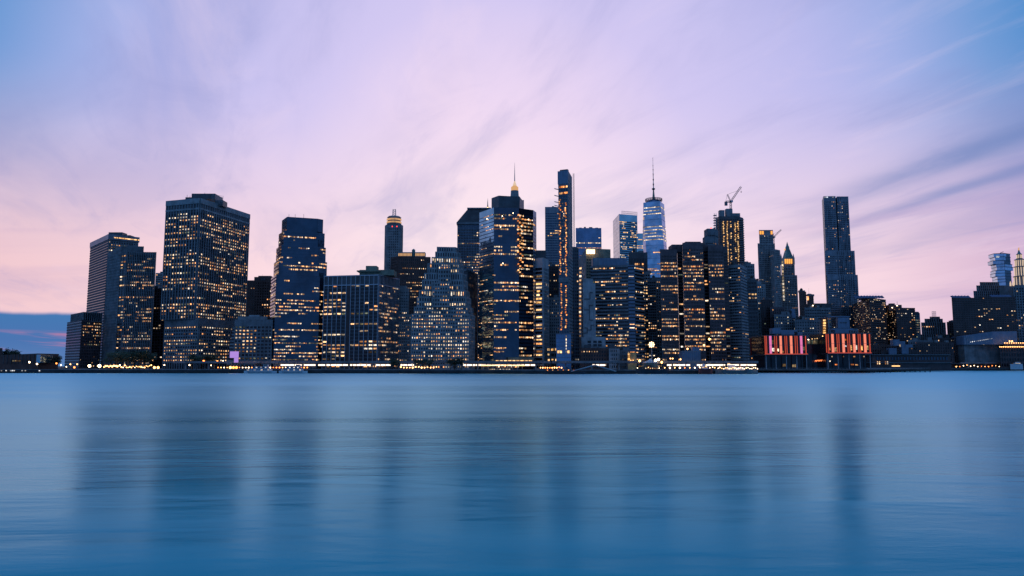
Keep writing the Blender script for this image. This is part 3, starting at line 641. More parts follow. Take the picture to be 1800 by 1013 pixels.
for y in (331, 343, 354, 360.5, 372, 384, 397):
    w = 4.2 if y < 365 else 2.4; q = A - t * (w / 2 - .2) + n * .8; box(r, 'catch_platform', 'grey_metal', (q.x, q.y, zof(y, 750)), (w, 3.2, .5), a, tilt=(0, math.radians(16), a))
q = A + t * L * .5 + n * .55; zA, zB = zof(488, 750), zof(496, 750); box(r, 'belt_course', 'granite', (q.x, q.y, (zA + zB) / 2), (L, 1.5, zA - zB), a)
rg = R_(5)
for i in range(64):
    y = 350 + i * 3.65
    if 486 < y < 498: continue
    for u in ((.17, .76) if y < 498 else (.25, .72)):
        if rg.random() < .93:
            q = A + t * L * (u + rg.uniform(-.07, .07)) + n * .75; box(r, 'work_light', 'lit_orange', (q.x, q.y, zof(y + rg.uniform(-1, 1), 750)), (1.15, .4, 1.25), a)
    if rg.random() < .34 and y < 500:
        q = A + t * L * rg.uniform(.4, .6) + n * .7; box(r, 'work_light', 'lit_warm', (q.x, q.y, zof(y, 750)), (.8, .4, .8), a)
for y in (330, 341):
    for k in range(5): q = A + t * L * (.2 + k * .17) + n * .6; box(r, 'work_light', 'lit_orange', (q.x, q.y, zof(y - 2, 750)), (1.3, .4, 1.8), a)
lowm = S(bay=2.4, fl=3.6, pw=.12, sh=.6, lit=.02, pm='blue_panel', sm='blue_panel', pp=.2, sp=.15, par=1)
tier(r, [(977.5, 587), (1003.5, 587)], 741, lowm, flat=True, T=9, core='glass_blue', name='podium')
for k in range(6): pbox(r, 'work_light', 'lit_white', 994.6, 996, 590 + k * 5.4, 593.4 + k * 5.4, 740.3, .5)
for x in (979.5, 984, 997.5): pbox(r, 'work_light', 'lit_gold', x, x + 3.6, 616.5, 621, 740.2, .5)
x0 = xof(1008.2, 306, 756); mb = MB()
for dx in (-.55, .55):
    for dy in (-.5, .5): mb.beam((x0 + dx, 756 + dy, GZ), (x0 + dx, 756 + dy, zof(305, 756)), .13, 4)
zt = zof(305, 756); z = GZ
while z < zt - 2: mb.beam((x0 - .55, 755.5, z), (x0 + .55, 755.5, z + 2), .1, 4); mb.beam((x0 + .55, 755.5, z + 2), (x0 - .55, 755.5, z + 2), .08, 4); z += 2
mb.build(r, 'hoist_mast', 'crane_paint')
finish(r)
building('dark_narrow_tower', 'dark narrow tower behind the hoist mast', [(1004, 436), (1017, 436)], 840, S(bay=4, fl=3.9, pw=1, sh=1.6, lit=.04, pm='dark_metal', cols=lambda u, f, p: .7 if .7 < f < .78 else p), flat=True)
building('blue_slab_tower', 'plain blue slab tower with lit bands, standing behind the floodlit roof block', [(1012, 401), (1057, 402)], 1200, S(bay=3.2, fl=4.2, pw=.3, sh=2.0, lit=.36, pm='glass_blue', sm='glass_blue', pp=.2, sp=.4, par=16, run=.85, wf=.95), flat=True, core='glass_blue')
r = thing('floodlit_roof_block', 'olive grey tower with glaring floodlight on its roof corner', 'skyscraper', base_of([(1018, 455), (1073, 438)], 930))
tier(r, [(1017.5, 456), (1030, 437), (1073, 438.5)], 930, [S(bay=2.8, fl=3.7, pw=1.2, sh=1.6, lit=.12, pm='pale_stone', pp=.4), S(bay=4, fl=3.7, pw=1.0, sh=1.8, lit=.1, pm='olive_panel', par=14, lm=[('lit_gold', 1)])], ref=1, T=30)
for x in (1031.5, 1036.5, 1041.5): pbox(r, 'floodlight', 'flood', x, x + 4, 439, 446, 927, 2)
for k in range(22): pbox(r, 'stair_window', 'lit_warm', 1018.6 - k * .06, 1022 - k * .06, 470 + k * 7.0, 473.4 + k * 7.0, 938, .6)
finish(r)
# party wall with zigzag conduit lines
r = thing('blank_party_wall_building', 'pale blank-walled building with dark stepped lines and a few low windows', 'building', base_of([(1024, 490), (1047, 590)], 770))
a = at(1024.5, 490, 770); mb = MB()
for x0, x1, y0 in ((1024.5, 1042.5, 490), (1042.5, 1046.5, 498), (1021, 1063, 593)):
    p, q = at(x0, y0, 770), at(x1, y0, 770); mb.poly([(p.x, 770 if y0 < 590 else 764), (q.x, 770 if y0 < 590 else 764), (q.x, 790), (p.x, 790)], GZ - .1, p.z)
mb.build(r, 'wall', 'pale_stone')
for x0, x1, y0, y1 in ((1027, 1037.5, 525, 526.4), (1036.5, 1037.7, 514, 526), (1037, 1042, 513.6, 515), (1035.5, 1036.7, 536, 563), (1036, 1042.5, 536, 537.4), (1027, 1036, 544, 545.4), (1036, 1043, 562, 563.4), (1027, 1033, 576, 577.2), (1032, 1033.2, 576, 586), (1027, 1033, 585, 586.2), (1033, 1039.5, 579.5, 580.7), (1038.5, 1039.7, 571, 580.5), (1038.7, 1044, 571, 572.2)):
    pbox(r, 'conduit', 'dark_metal', x0, x1, y0, y1, 769.4, 1.0)
for x in (1033, 1043, 1051.5):
    for y in (599, 605, 612): pbox(r, 'window', 'glass_black', x, x + 6, y, y + 4, 763.6, 1)
finish(r)
# banded office tower with a blue corner shaft
r = thing('banded_office_tower', 'office tower of dark horizontal bands with a smooth blue corner shaft', 'skyscraper', base_of([(1038, 467), (1130, 470)], 840))
bs = lambda lit: S(bay=3.0, fl=3.9, pw=.15, sh=1.9, lit=lit, pm='dark_metal', sm='granite', pp=.2, sp=.8, par=2.5, run=.62, wf=.95)
fr = {}
P, back, z1 = tier(r, [(1038, 468), (1103.5, 466), (1115, 466), (1131, 469.5)], 840, [bs(.3), S(bay=30, fl=3.9, pw=0, sh=2.6, lit=.2, sm='blue_panel', sp=.5, par=1), bs(.3)], ref=1, T=34, frow=fr)
pbox(r, 'mechanical_storey', 'blue_panel', 1042.5, 1102, 453.7, 468, 852, 20)
for k in range(5): pbox(r, 'louvre', 'grey_metal', 1044 + k * 2.2, 1045.2 + k * 2.2, 454.5, 467, 851.5, 1.2)
for k in range(17): pbox(r, 'stair_window', 'lit_white', 1090, 1091.6, 588 + k * 1.0 * 6, 591.5 + k * 6, 838, .5) if k < 4 else None
finish(r)
building('fluted_dark_block', 'dark block with fluted ribs rising behind the banded office tower', [(1105, 444), (1138, 444)], 960, S(bay=2.6, fl=12, pw=1.0, sh=.8, lit=0, pm='dark_metal', par=8, cols=lambda u, f, p: p), flat=True, cat='building',
         extra=lambda r, P, z1: [pbox(r, 'window', 'lit_warm', 1116 + (k % 5) * 3.2, 1118.2 + (k % 5) * 3.2, 463 + (k // 5) * 6, 466 + (k // 5) * 6, 958.5, .6) for k in range(15) if (k * 7) % 5 != 1])
# mirrored tower; bright glass plate on the flank stands in for its sky reflection
r = thing('mirrored_tower', 'mirror glass tower with bright pale flank and lattice crown', 'skyscraper', base_of([(1078, 384), (1120, 378)], 1400))
ms = S(bay=2.6, fl=4.1, pw=.12, sh=.25, lit=0, pm='glass_navy', pp=.12, sp=.12, par=2)
tier(r, [(1077.6, 389), (1088.4, 376.5), (1120, 379)], 1400, [S(bay=4.2, fl=8.2, pw=.25, sh=.35, lit=0, pm='grey_metal', pp=.2, sp=.2, par=1), S(bay=3.4, fl=4.1, pw=.2, sh=1.2, lit=.3, pm='glass_teal', sm='glass_teal', pp=.2, sp=.2, par=14, lm=[('lit_gold', .6), ('lit_white', .4)], cols=lambda u, f, p: .8 if (abs(u - .2) < .06 or abs(u - .76) < .08) and f > .25 else p * .6)], ref=1, core='glass_navy')
P, back, z1 = foot([(1077.6, 389), (1088.4, 376.5), (1120, 379)], 1400, 1)
A, B = P[1], P[2]; t = B - A; L = t.length; t = t / L; a = math.atan2(t.y, t.x); n = Vector((t.y, -t.x, 0)); q = A + t * L / 2 + n * .25
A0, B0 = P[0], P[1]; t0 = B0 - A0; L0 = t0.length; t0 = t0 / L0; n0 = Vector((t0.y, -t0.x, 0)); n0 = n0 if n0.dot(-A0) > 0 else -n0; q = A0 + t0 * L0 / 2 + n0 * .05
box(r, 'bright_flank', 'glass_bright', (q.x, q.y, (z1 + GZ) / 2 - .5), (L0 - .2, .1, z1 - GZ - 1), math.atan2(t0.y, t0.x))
mb = MB()
for k in range(15): q = A + t * L * (.14 + .86 * k / 14); mb.beam((q.x, q.y, z1 - 1), (q.x, q.y, z1 + 6.5), .25, 4)
for h in (2.5, 6.4): p, q = A + t * L * .14, B; mb.beam((p.x, p.y, z1 + h), (q.x, q.y, z1 + h), .3, 4)
mb.build(r, 'lattice_crown', 'grey_metal')
tier(r, [(1119, 410.5), (1130, 411)], 1410, S(bay=3.4, fl=4.1, pw=.3, sh=1.5, lit=.32, pm='glass_teal', lm=[('lit_gold', 1)]), flat=True, T=26, core='glass_teal', name='side_wing')
finish(r)

# tallest tower: square base turning into a square rotated by 45 degrees
def build_spire_tower():
    D = 1900; c = at(1154, 400, D); cx, cy = c.x, D + 30
    r = thing('tallest_spire_tower', 'tallest tapering blue glass tower with ring crown and banded spire', 'skyscraper', (cx, cy, GZ))
    z0, z1 = GZ - .1, zof(355.5, D + 12); a = 31.5; rot = math.radians(45 + 20)
    Bc = [Vector((math.cos(rot + k * math.pi / 2), math.sin(rot + k * math.pi / 2), 0)) * a * 1.414 for k in range(4)]
    Tc = [Vector((math.cos(rot + math.pi / 4 + k * math.pi / 2), math.sin(rot + math.pi / 4 + k * math.pi / 2), 0)) * a * 1.02 for k in range(4)]
    v = [(p.x, p.y, z0 - GZ) for p in Bc] + [(p.x, p.y, z1 - GZ) for p in Tc]
    f = []
    for k in range(4): f += [(k, (k + 1) % 4, 4 + k), (4 + k, (k + 1) % 4, 4 + (k + 1) % 4)]
    f += [(4, 5, 6, 7), (3, 2, 1, 0)]
    mesh(r, 'curtain_wall', 'glass_mirror', v, f, loc=(cx, cy, GZ))
    rg = R_(12); rows = 100
    bright = {}
    for i in range(28, rows - 2):
        fz = i / rows; z = z0 + (z1 - z0) * fz
        ring = []
        for k in range(4): ring += [Bc[k].lerp(Tc[k], fz), Bc[(k + 1) % 4].lerp(Tc[k], fz)]
        top = 0.90 < fz < 0.965; mid = .745 < fz < .845
        if top or mid: p = .8 if i % 2 == 0 else .0
        else: p = rg.choice([.02, .02, .10, .35, .65]) if fz < .70 else .05
        for k in range(8):
            A, B = ring[k], ring[(k + 1) % 8]; t = B - A; L = t.length
            if L < 4: continue
            t = t / L; n = Vector((t.y, -t.x, 0)); mid_ = (A + B) / 2
            if n.dot(mid_) < 0: n = -n
            if n.dot(Vector((-cx, -cy, 0)).normalized()) < .12: continue
            nb = max(1, int(L / 5.2)); on = rg.random() < p; ang = math.atan2(t.y, t.x)
            for j in range(nb):
                if rg.random() > .75: on = rg.random() < p
                if on:
                    q = A + t * ((j + .5) * L / nb) + n * .25
                    piece(r, 'window', 'lit_white' if (top or mid) else 'lit_warm', (cx + q.x, cy + q.y, z + 2), (L / nb * .86, .5, 2.2), ang)
        if i % 4 == 0:
            for k in range(8):
                A, B = ring[k], ring[(k + 1) % 8]; q = (A + B) / 2; L = (B - A).length
                if L > 3: piece(r, 'floor_band', 'glass_blue', (cx + q.x, cy + q.y, z + 4.2), (L, .5, .8), math.atan2(B.y - A.y, B.x - A.x))
    R2 = (xof(1166.6, 350, D) - xof(1137, 350, D)) / 2
    MB().lathe((cx, cy, z1 - 1), [(R2 * .8, 0), (R2 * .8, 8)], 16).build(r, 'crown_base', 'glass_blue')
    mb = MB(); zr = zof(346, D)
    for k in range(20):
        t0, t1 = 2 * math.pi * k / 20, 2 * math.pi * (k + 1) / 20
        for dz in (0, 2.6, 5.2): mb.beam((cx + math.cos(t0) * R2, cy + math.sin(t0) * R2, zr - dz), (cx + math.cos(t1) * R2, cy + math.sin(t1) * R2, zr - dz), .8, 4)
        mb.beam((cx + math.cos(t0) * R2, cy + math.sin(t0) * R2, zr), (cx + math.cos(t0) * R2 * .8, cy + math.sin(t0) * R2 * .8, z1 + 2), .5, 4)
    mb.build(r, 'communication_ring', 'dark_metal')
    H = lambda y: zof(y, D)
    MB().lathe((cx, cy, z1), [(5.0, 0), (3.6, H(345) - z1), (1.8, H(331) - z1), (1.3, H(327) - z1)], 8).build(r, 'spire_base', 'olive_panel')
    MB().lathe((cx, cy, H(330)), [(1.5, 0), (4.4, 2.5), (4.6, 4.5), (1.5, 6.5)], 10).build(r, 'spire_collar', 'dark_metal')
    ys = [327, 322, 318.5, 313, 310, 304, 300.5, 296, 292.5, 288, 285, 278, 272]
    for k in range(len(ys) - 1):
        rr = 1.7 - k * .11
        MB().beam((cx, cy, H(ys[k])), (cx, cy, H(ys[k + 1])), rr * (1.0 if k % 2 else .8), 6, rr * (1.0 if k % 2 else .8) - .08).build(r, 'spire_section', 'dark_metal' if k % 2 else 'white_panel')
        if k % 2: MB().lathe((cx, cy, H(ys[k + 1]) - 1.2), [(rr * 1.5, 0), (rr * 1.5, 1.0)], 8).build(r, 'spire_platform', 'dark_metal')
    finish(r)
build_spire_tower()

# mid-height cluster right of the banded tower
building('lit_corner_block', 'narrow pale block with brightly lit corner windows beside the banded tower', [(1129, 479), (1143, 479)], 930, S(bay=4.6, fl=3.8, pw=.9, sh=1.8, lit=.42, pm='limestone', lm=[('lit_warm', .5), ('lit_gold', .5)]), flat=True, cat='building')
building('louvred_block', 'grey block with close-set dark floors and slanting edge among the mid-height cluster', [(1138, 492), (1152.5, 492)], 905, S(bay=3.4, fl=3.3, pw=.5, sh=1.7, lit=.1, pm='granite', cols=lambda u, f, p: .5 if u < .2 else p * .4), flat=True, cat='building')
building('pale_stone_block', 'pale stone block with sparse lit windows at the foot of the tallest tower', [(1150, 491), (1164, 491)], 940, S(bay=3.6, fl=3.8, pw=1.5, sh=1.9, lit=.14, pm='limestone', rows=lambda f, p: .95 if f > .965 else p), flat=True, cat='building')
building('low_brick_block', 'low dark brick block beside the floodlit mast', [(1020, 612), (1070, 612)], 752, S(bay=3.4, fl=3.6, pw=1.5, sh=1.9, lit=.02, pm='brown_brick'), flat=True, cat='building', T=8)
building('white_townhouse', 'small white townhouse with three rows of dark windows beside the dark brick block', [(1070, 613), (1089, 613)], 748, S(bay=2.9, fl=3.5, pw=1.4, sh=1.7, lit=.0, pm='pale_stone', par=1.2), flat=True, cat='house', T=14)
building('grey_townhouse', 'plain grey townhouse next to the white townhouse', [(1089, 616), (1104, 616)], 752, S(bay=2.9, fl=3.5, pw=1.4, sh=1.8, lit=.05, pm='granite', par=1.2), flat=True, cat='house', T=14)
r = thing('yellow_gable_house', 'small house with warm yellow floodlit gable wall', 'house', base_of([(1104, 616), (1119, 616)], 735))
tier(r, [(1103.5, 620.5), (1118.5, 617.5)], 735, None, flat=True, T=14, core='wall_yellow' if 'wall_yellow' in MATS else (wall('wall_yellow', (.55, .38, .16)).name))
for k in range(3): pbox(r, 'window', 'lit_gold', 1103.8, 1107, 621 + k * 4.6, 624.4 + k * 4.6, 734.4, .8)
for k in range(2): pbox(r, 'wall_lamp', 'bulb_warm', 1108.5 + k * 4, 1109.5 + k * 4, 633, 634, 732, .8)

# big brown office block in three bays
r = thing('broad_brown_office_block', 'broad dark brown office block with rows of narrow lit windows, in three bays', 'skyscraper', base_of([(1159, 438), (1278, 432)], 830))
bb = lambda lit: S(bay=2.25, fl=3.75, pw=.75, sh=1.75, lit=lit, pm='brown_granite', pp=.35, sp=.3, par=7.5, run=.86, wf=.92, hf=.95, lm=[('lit_warm', .8), ('lit_white', .1), ('lit_orange', .1)], rows=lambda f, p: (p * .25 if f > .93 else (.95 if .795 < f < .82 else min(.9, p * (1.0 if f > .1 else .5)))))
fr = {}
tier(r, [(1160, 438.5), (1190, 438.5)], 834, bb(.42), flat=True, T=40, frow=fr, core='glass_brown')
tier(r, [(1199.5, 427), (1235.5, 427)], 826, bb(.40), flat=True, T=48, frow=fr, core='glass_brown')
tier(r, [(1244, 431), (1271, 431)], 832, bb(.36), flat=True, T=42, frow=fr, core='glass_brown')
rc = lambda lit: S(bay=6.2, fl=3.75, pw=.6, sh=1.5, lit=lit, pm='brown_granite', pp=.3, sp=.25, par=8, run=.1, wf=.95, rows=lambda f, p: p if f < .86 else .1)
tier(r, [(1190, 431), (1199.5, 431)], 842, rc(.3), flat=True, T=32, core='glass_brown', name='recess')
tier(r, [(1235.5, 430), (1244, 430)], 842, rc(.28), flat=True, T=32, core='glass_brown', name='recess')
tier(r, [(1271, 433), (1279, 433)], 842, rc(.22), flat=True, T=32, core='glass_brown', name='recess')
pbox(r, 'rooftop_unit', 'brown_granite', 1181, 1199, 430, 441, 852, 20); pbox(r, 'rooftop_unit', 'brown_granite', 1205, 1232, 425, 429, 850, 18)
finish(r)
# unfinished tower with luffing crane
r = thing('unfinished_crane_tower', 'unfinished arched tower with columns of work lights behind the brown block', 'skyscraper', base_of([(1262, 380), (1306, 380)], 1120))
ct = S(bay=3.9, fl=3.9, pw=1.1, sh=.9, lit=0, pm='dark_metal', sm='dark_metal', pp=.5, sp=.4, par=4)
tier(r, [(1258, 384), (1264, 380.5), (1298, 380.5), (1306, 383.5)], 1120, [ct, ct, ct], ref=1, T=28, core='glass_black')
pbox(r, 'stair_core', 'concrete', 1265, 1273.5, 369.5, 382, 1128, 8); pbox(r, 'stair_core', 'concrete', 1276.5, 1287.5, 367, 382, 1130, 8); pbox(r, 'roof_deck', 'concrete', 1287, 1301, 375, 382, 1128, 8)
for k in range(30):
    y = 386 + k * 3.9
    pbox(r, 'balcony', 'concrete', 1299 + k * .10, 1308 + k * .12, y, y + .9, 1116, 6)
    if k < 26: pbox(r, 'balcony', 'concrete', 1255 + k * .06, 1260 + k * .06, 378 + k * 4.4, 379 + k * 4.4, 1116, 5)
for x in (1255.4, 1258.6): pbox(r, 'scaffold_post', 'grey_metal', x, x + .5, 375, 450, 1115.5, .5)
rg = R_(9)
for k in range(27):
    y = 389 + k * 2.9
    for x, pr in ((1271, .9 if k < 17 else .25), (1277.5, .95), (1283.5, .45), (1291.5, .8 if k < 12 else .2), (1296.5, .95)):
        if rg.random() < pr: xx = x + k * .055 + rg.uniform(-.7, .7); pbox(r, 'work_light', 'lit_gold', xx, xx + 1.7, y, y + 1.5, 1116.5, .6)
finish(r)
def crane(name, label, base_px, base_y0, base_y1, D, tip, back, post, hook=True):
    b0 = at(base_px, base_y1, D); b1 = at(base_px, base_y0, D); tp = at(tip[0], tip[1], D); bk = at(back[0], back[1], D); ps = at(post[0], post[1], D)
    r = thing(name, label, 'crane', b0)
    def lattice(a, b, w, nm):
        mb = MB(); a, b = Vector(a), Vector(b); d = b - a; L = d.length; d = d / L; u = Vector((-d.z, 0, d.x)); v = Vector((0, 1, 0)); k = max(3, int(L / (w * 1.6)))
        cs = [u * w / 2 + v * w / 2, u * w / 2 - v * w / 2, -u * w / 2 - v * w / 2, -u * w / 2 + v * w / 2]
        for c in cs: mb.beam(a + c, b + c, w * .10, 4)
        for i in range(k):
            p, q = a + d * L * i / k, a + d * L * (i + 1) / k
            for j in range(4): mb.beam(p + cs[j], q + cs[(j + 1) % 4], w * .07, 4)
        mb.build(r, nm, 'crane_paint')
    lattice(b0, b1, 2.4, 'mast'); lattice(b1, tp, 2.2, 'jib'); lattice(b1, bk, 2.4, 'counter_jib'); lattice(b1, ps, 1.4, 'tower_head')
    box(r, 'counterweight', 'crane_paint', bk + Vector((.5, 0, -3)), (4, 3, 6)); box(r, 'cab', 'white_panel', b1 + Vector((1.2, -1.6, 0)), (3, 2.4, 3.2)); box(r, 'turntable', 'dark_metal', b1 + Vector((0, 0, -.6)), (4.5, 4.5, 1.6))
    mb = MB(); mb.beam(ps, tp.lerp(b1, .25), .16, 4); mb.beam(ps, bk, .16, 4); mb.build(r, 'pendant_cable', 'dark_metal')
    if hook: mb = MB(); mb.beam(tp, tp - Vector((0, 0, 8)), .12, 4); mb.box(tp - Vector((0, 0, 8.5)), (1.2, 1.2, 1.6)); mb.build(r, 'hook_line', 'dark_metal')
    return r
crane('luffing_crane', 'luffing tower crane with raised jib on the arched unfinished tower roof', 1284.5, 354.5, 368, 1131, (1302.5, 328.5), (1275.5, 355), (1278.5, 342))
r = thing('round_topped_tower', 'small round-topped tower beside the arched unfinished tower', 'skyscraper', base_of([(1237, 402), (1262, 402)], 1010))
st = S(bay=3.2, fl=3.8, pw=.6, sh=1.8, lit=.3, pm='granite', sm='granite', par=9)
tier(r, [(1235.5, 419), (1239, 416), (1256, 416), (1262, 419)], 1008, [st] * 3, ref=1, T=22)
tier(r, [(1238, 405.5), (1243.5, 402), (1256, 402), (1262, 405.5)], 1012, [st] * 3, ref=1, T=16, z0=zof(418, 1012), name='upper_storeys')
pbox(r, 'aviation_lamp', 'red_lamp', 1249.3, 1250.7, 399.8, 401.4, 1018, 1); finish(r)
building('ribbon_window_tower', 'grey-green tower of close ribbon windows beside the broad brown block', [(1277.5, 466.5), (1300.5, 464.5), (1312, 470.5)], 840, [S(bay=3.2, fl=3.4, pw=.25, sh=1.9, lit=.09, pm='concrete', sm='concrete', pp=.3, sp=.35, par=4, run=.5), S(bay=3.2, fl=3.4, pw=.25, sh=1.9, lit=.02, pm='concrete', sm='concrete', pp=.3, sp=.35, par=4)], ref=1)
building('boxy_dark_tower', 'plain dark tower behind the ribbon window tower', [(1306, 464), (1326, 464)], 930, S(bay=4, fl=3.9, pw=1.2, sh=2, lit=.06, pm='granite', rows=lambda f, p: p), flat=True)
building('gold_lit_block', 'dark block with golden lit floors near the lamp-lit pier', [(1309, 492), (1330, 492)], 882, S(bay=5, fl=4.4, pw=.7, sh=1.9, lit=.3, pm='dark_metal', lm=[('lit_gold', .8), ('lit_warm', .2)], rows=lambda f, p: .75 if f < .32 else (.5 if f > .78 else .1)), flat=True, cat='building')
building('gabled_stone_tower', 'pale stone tower with small gabled top, before the twin-crowned tower', [(1324, 500), (1345, 500)], 1000, S(bay=3.4, fl=3.7, pw=1.6, sh=1.9, lit=.14, pm='limestone', run=.3), flat=True, cat='building', extra=lambda r, P, z1: (pbox(r, 'gable', 'limestone', 1327, 1338, 494.5, 501, 1006), pbox(r, 'chimney', 'dark_brick', 1331, 1333.5, 490, 496, 1008)))
# tall stone tower with lit crown and its neighbour
r = thing('lit_crown_tower', 'tall pale stone tower with lit square crown and shoulders, near the gothic spire', 'skyscraper', base_of([(1332, 404), (1371, 438)], 1500))
st = S(bay=4.2, fl=4, pw=1.9, sh=1.9, lit=.05, pm='limestone', par=3)
tier(r, [(1331.6, 428), (1362, 428)], 1500, st, flat=True, T=34)
tier(r, [(1334, 404.5), (1358.5, 404.5)], 1508, S(bay=4.2, fl=4, pw=1.9, sh=1.9, lit=.06, pm='limestone', par=12), flat=True, T=24, z0=zof(429, 1508), name='crown')
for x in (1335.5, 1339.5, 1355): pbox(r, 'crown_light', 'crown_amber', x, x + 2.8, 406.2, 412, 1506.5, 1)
tier(r, [(1353.5, 441), (1360, 438), (1371, 440)], 1470, [st, st], ref=1, T=30, name='side_wing'); finish(r)
crane('far_crane', 'thin crane jib leaning out behind the lit crown tower', 1360, 417, 440, 1540, (1373, 404), (1357, 420), (1359.5, 411), hook=False)
# gothic spire tower
r = thing('gothic_spire_tower', 'gothic tower with golden floodlit crown and pointed copper roof', 'skyscraper', base_of([(1372, 464), (1400, 484)], 1350))
st = S(bay=3.6, fl=4, pw=1.6, sh=1.5, lit=.08, pm='limestone', pp=.8)
tier(r, [(1371, 484), (1401, 484)], 1350, st, flat=True, T=36)
tier(r, [(1373, 464), (1396.5, 464)], 1356, st, flat=True, T=28, z0=zof(485, 1356), name='upper_shaft')
c = at(1384.5, 450, 1368); w = (xof(1394, 460, 1368) - xof(1375, 460, 1368)) / 2; H = lambda y: zof(y, 1368) - zof(466, 1368)
MB().lathe((c.x, 1368, zof(466, 1368)), [(w * 1.3, 0), (w * 1.3, H(454)), (w * 1.0, H(453)), (w * .38, H(437)), (w * .38, H(435)), (w * .22, H(432)), (.3, H(425.5))], 4, math.pi / 4).build(r, 'roof', 'copper_green')
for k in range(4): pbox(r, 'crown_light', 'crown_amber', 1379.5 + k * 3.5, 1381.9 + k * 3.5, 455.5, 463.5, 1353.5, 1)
for x in (1373.2, 1395): MB().lathe((at(x, 460, 1355).x, 1355, zof(466, 1355)), [(1.6, 0), (1.6, zof(452, 1355) - zof(466, 1355)), (.2, zof(446, 1355) - zof(466, 1355))], 6).build(r, 'corner_turret', 'limestone')
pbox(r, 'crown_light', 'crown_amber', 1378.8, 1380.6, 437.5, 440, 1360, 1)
for k in range(13): pbox(r, 'hoist_light', 'lit_white', 1374.2 + k * .22, 1376.6 + k * .22, 459 + k * 5.5, 462.6 + k * 5.5, 1347.5, .8)
finish(r)
building('tank_topped_brick_block', 'brown brick block carrying a rooftop water tank beside the gothic tower', [(1404, 513), (1417, 513)], 1100, S(bay=4, fl=3.8, pw=2, sh=2, lit=.02, pm='brown_brick'), flat=True, cat='building',
         extra=lambda r, P, z1: MB().lathe((at(1408.5, 510, 1108).x, 1108, z1 - .5), [(2.2, 0), (2.2, 5.2), (.2, 7)], 10).build(r, 'water_tank', 'pier_timber'))
building('small_brick_block', 'small brick block with a red-lit gap beside the tank-topped one', [(1418, 520), (1430, 520)], 1110, S(bay=4, fl=3.8, pw=2, sh=2, lit=.02, pm='brown_brick'), flat=True, cat='building', extra=lambda r, P, z1: pbox(r, 'wall_lamp', 'lit_orange', 1418.5, 1421.5, 521, 528, 1108, 1))
building('curved_roof_block', 'low wide block with dark sloping roof and two lit rows, beside the rippled tower', [(1414, 541), (1460, 541)], 1000, S(bay=4, fl=4, pw=.8, sh=2.0, lit=.3, pm='granite', par=3), flat=True, cat='building',
         extra=lambda r, P, z1: (pbox(r, 'roof', 'roof_dark', 1424, 1462, 533.5, 542, 1010, 30), pbox(r, 'roof_lamp', 'bulb_white', 1428.4, 1429.8, 536.6, 538, 1004, .8)))
# rippled steel tower
r = thing('rippled_steel_tower', 'tall rippled steel apartment tower stepping out down one side, standing alone', 'skyscraper', base_of([(1447, 345), (1507, 483)], 1180))
ap = S(bay=3.0, fl=3.4, pw=1.1, sh=1.5, lit=.08, pm='steel_panel', pp=.4, sp=.35, par=9, run=.35, lm=[('lit_warm', .6), ('lit_white', .4)])
fr = {}
flank = S(bay=3.4, fl=3.4, pw=2.0, sh=1.9, lit=0, pm='steel_panel', pp=.3, sp=.25, par=9)
tier(r, [(1445, 353), (1447.8, 345.2), (1468.5, 345)], 1180, [flank, ap], ref=1, T=36, frow=fr)
tier(r, [(1470.5, 345.6), (1491, 346.4)], 1181, [ap], flat=True, T=34, frow=fr)
tier(r, [(1468, 348), (1471, 348)], 1184, None, flat=True, T=30, name='recess')
tier(r, [(1450, 441), (1471, 441), (1502, 441.8)], 1176, [ap, ap], flat=True, T=38, frow=fr, name='middle_storeys')
tier(r, [(1453.5, 483.4), (1474, 483), (1507.5, 483.6)], 1172, [ap, ap], flat=True, T=42, frow=fr, name='lower_storeys')
rg = R_(31)                                       # the cladding swells and falls away in vertical folds
for x0, x1, yt, D in ((1448.5, 1468, 346, 1179.5), (1471, 1490.5, 347, 1180.5), (1472, 1501.5, 442, 1175.5), (1475, 1507, 484, 1171.5)):
    x = x0
    while x < x1 - 2:
        mb = MB(); wd = 2.3; z = zof(yt, D); zl = zof(min(560, yt + 100 if yt < 400 else (yt + 44 if yt < 460 else 565)), D); ph = rg.uniform(0, 6); N = 14; pts = []
        for k in range(N + 1):
            zz = zl + (z - zl) * k / N; bul = .35 + .75 * (.5 + .5 * math.sin(ph + k * .75)); xc = xof(x, yt, D); pts.append((xc, D - bul, zz, bul))
        b0 = len(mb.v)
        for xc, yy, zz, bul in pts: mb.v += [(xc - .8, D + .4, zz), (xc, D - bul, zz), (xc + .8, D + .4, zz)]
        for k in range(N): i = b0 + 3 * k; mb.f += [(i, i + 1, i + 4, i + 3), (i + 1, i + 2, i + 5, i + 4)]
        mb.f += [(b0, b0 + 2, b0 + 1), (b0 + 3 * N, b0 + 3 * N + 1, b0 + 3 * N + 2)]
        mb.build(r, 'facade_fold', 'steel_panel'); x += 3.4 + rg.uniform(-.4, .8)
for x in (1449.5, 1453, 1463.5): pbox(r, 'crown_light', 'lit_cool', x, x + 2.2, 346, 347.4, 1178.2, .5)
finish(r)
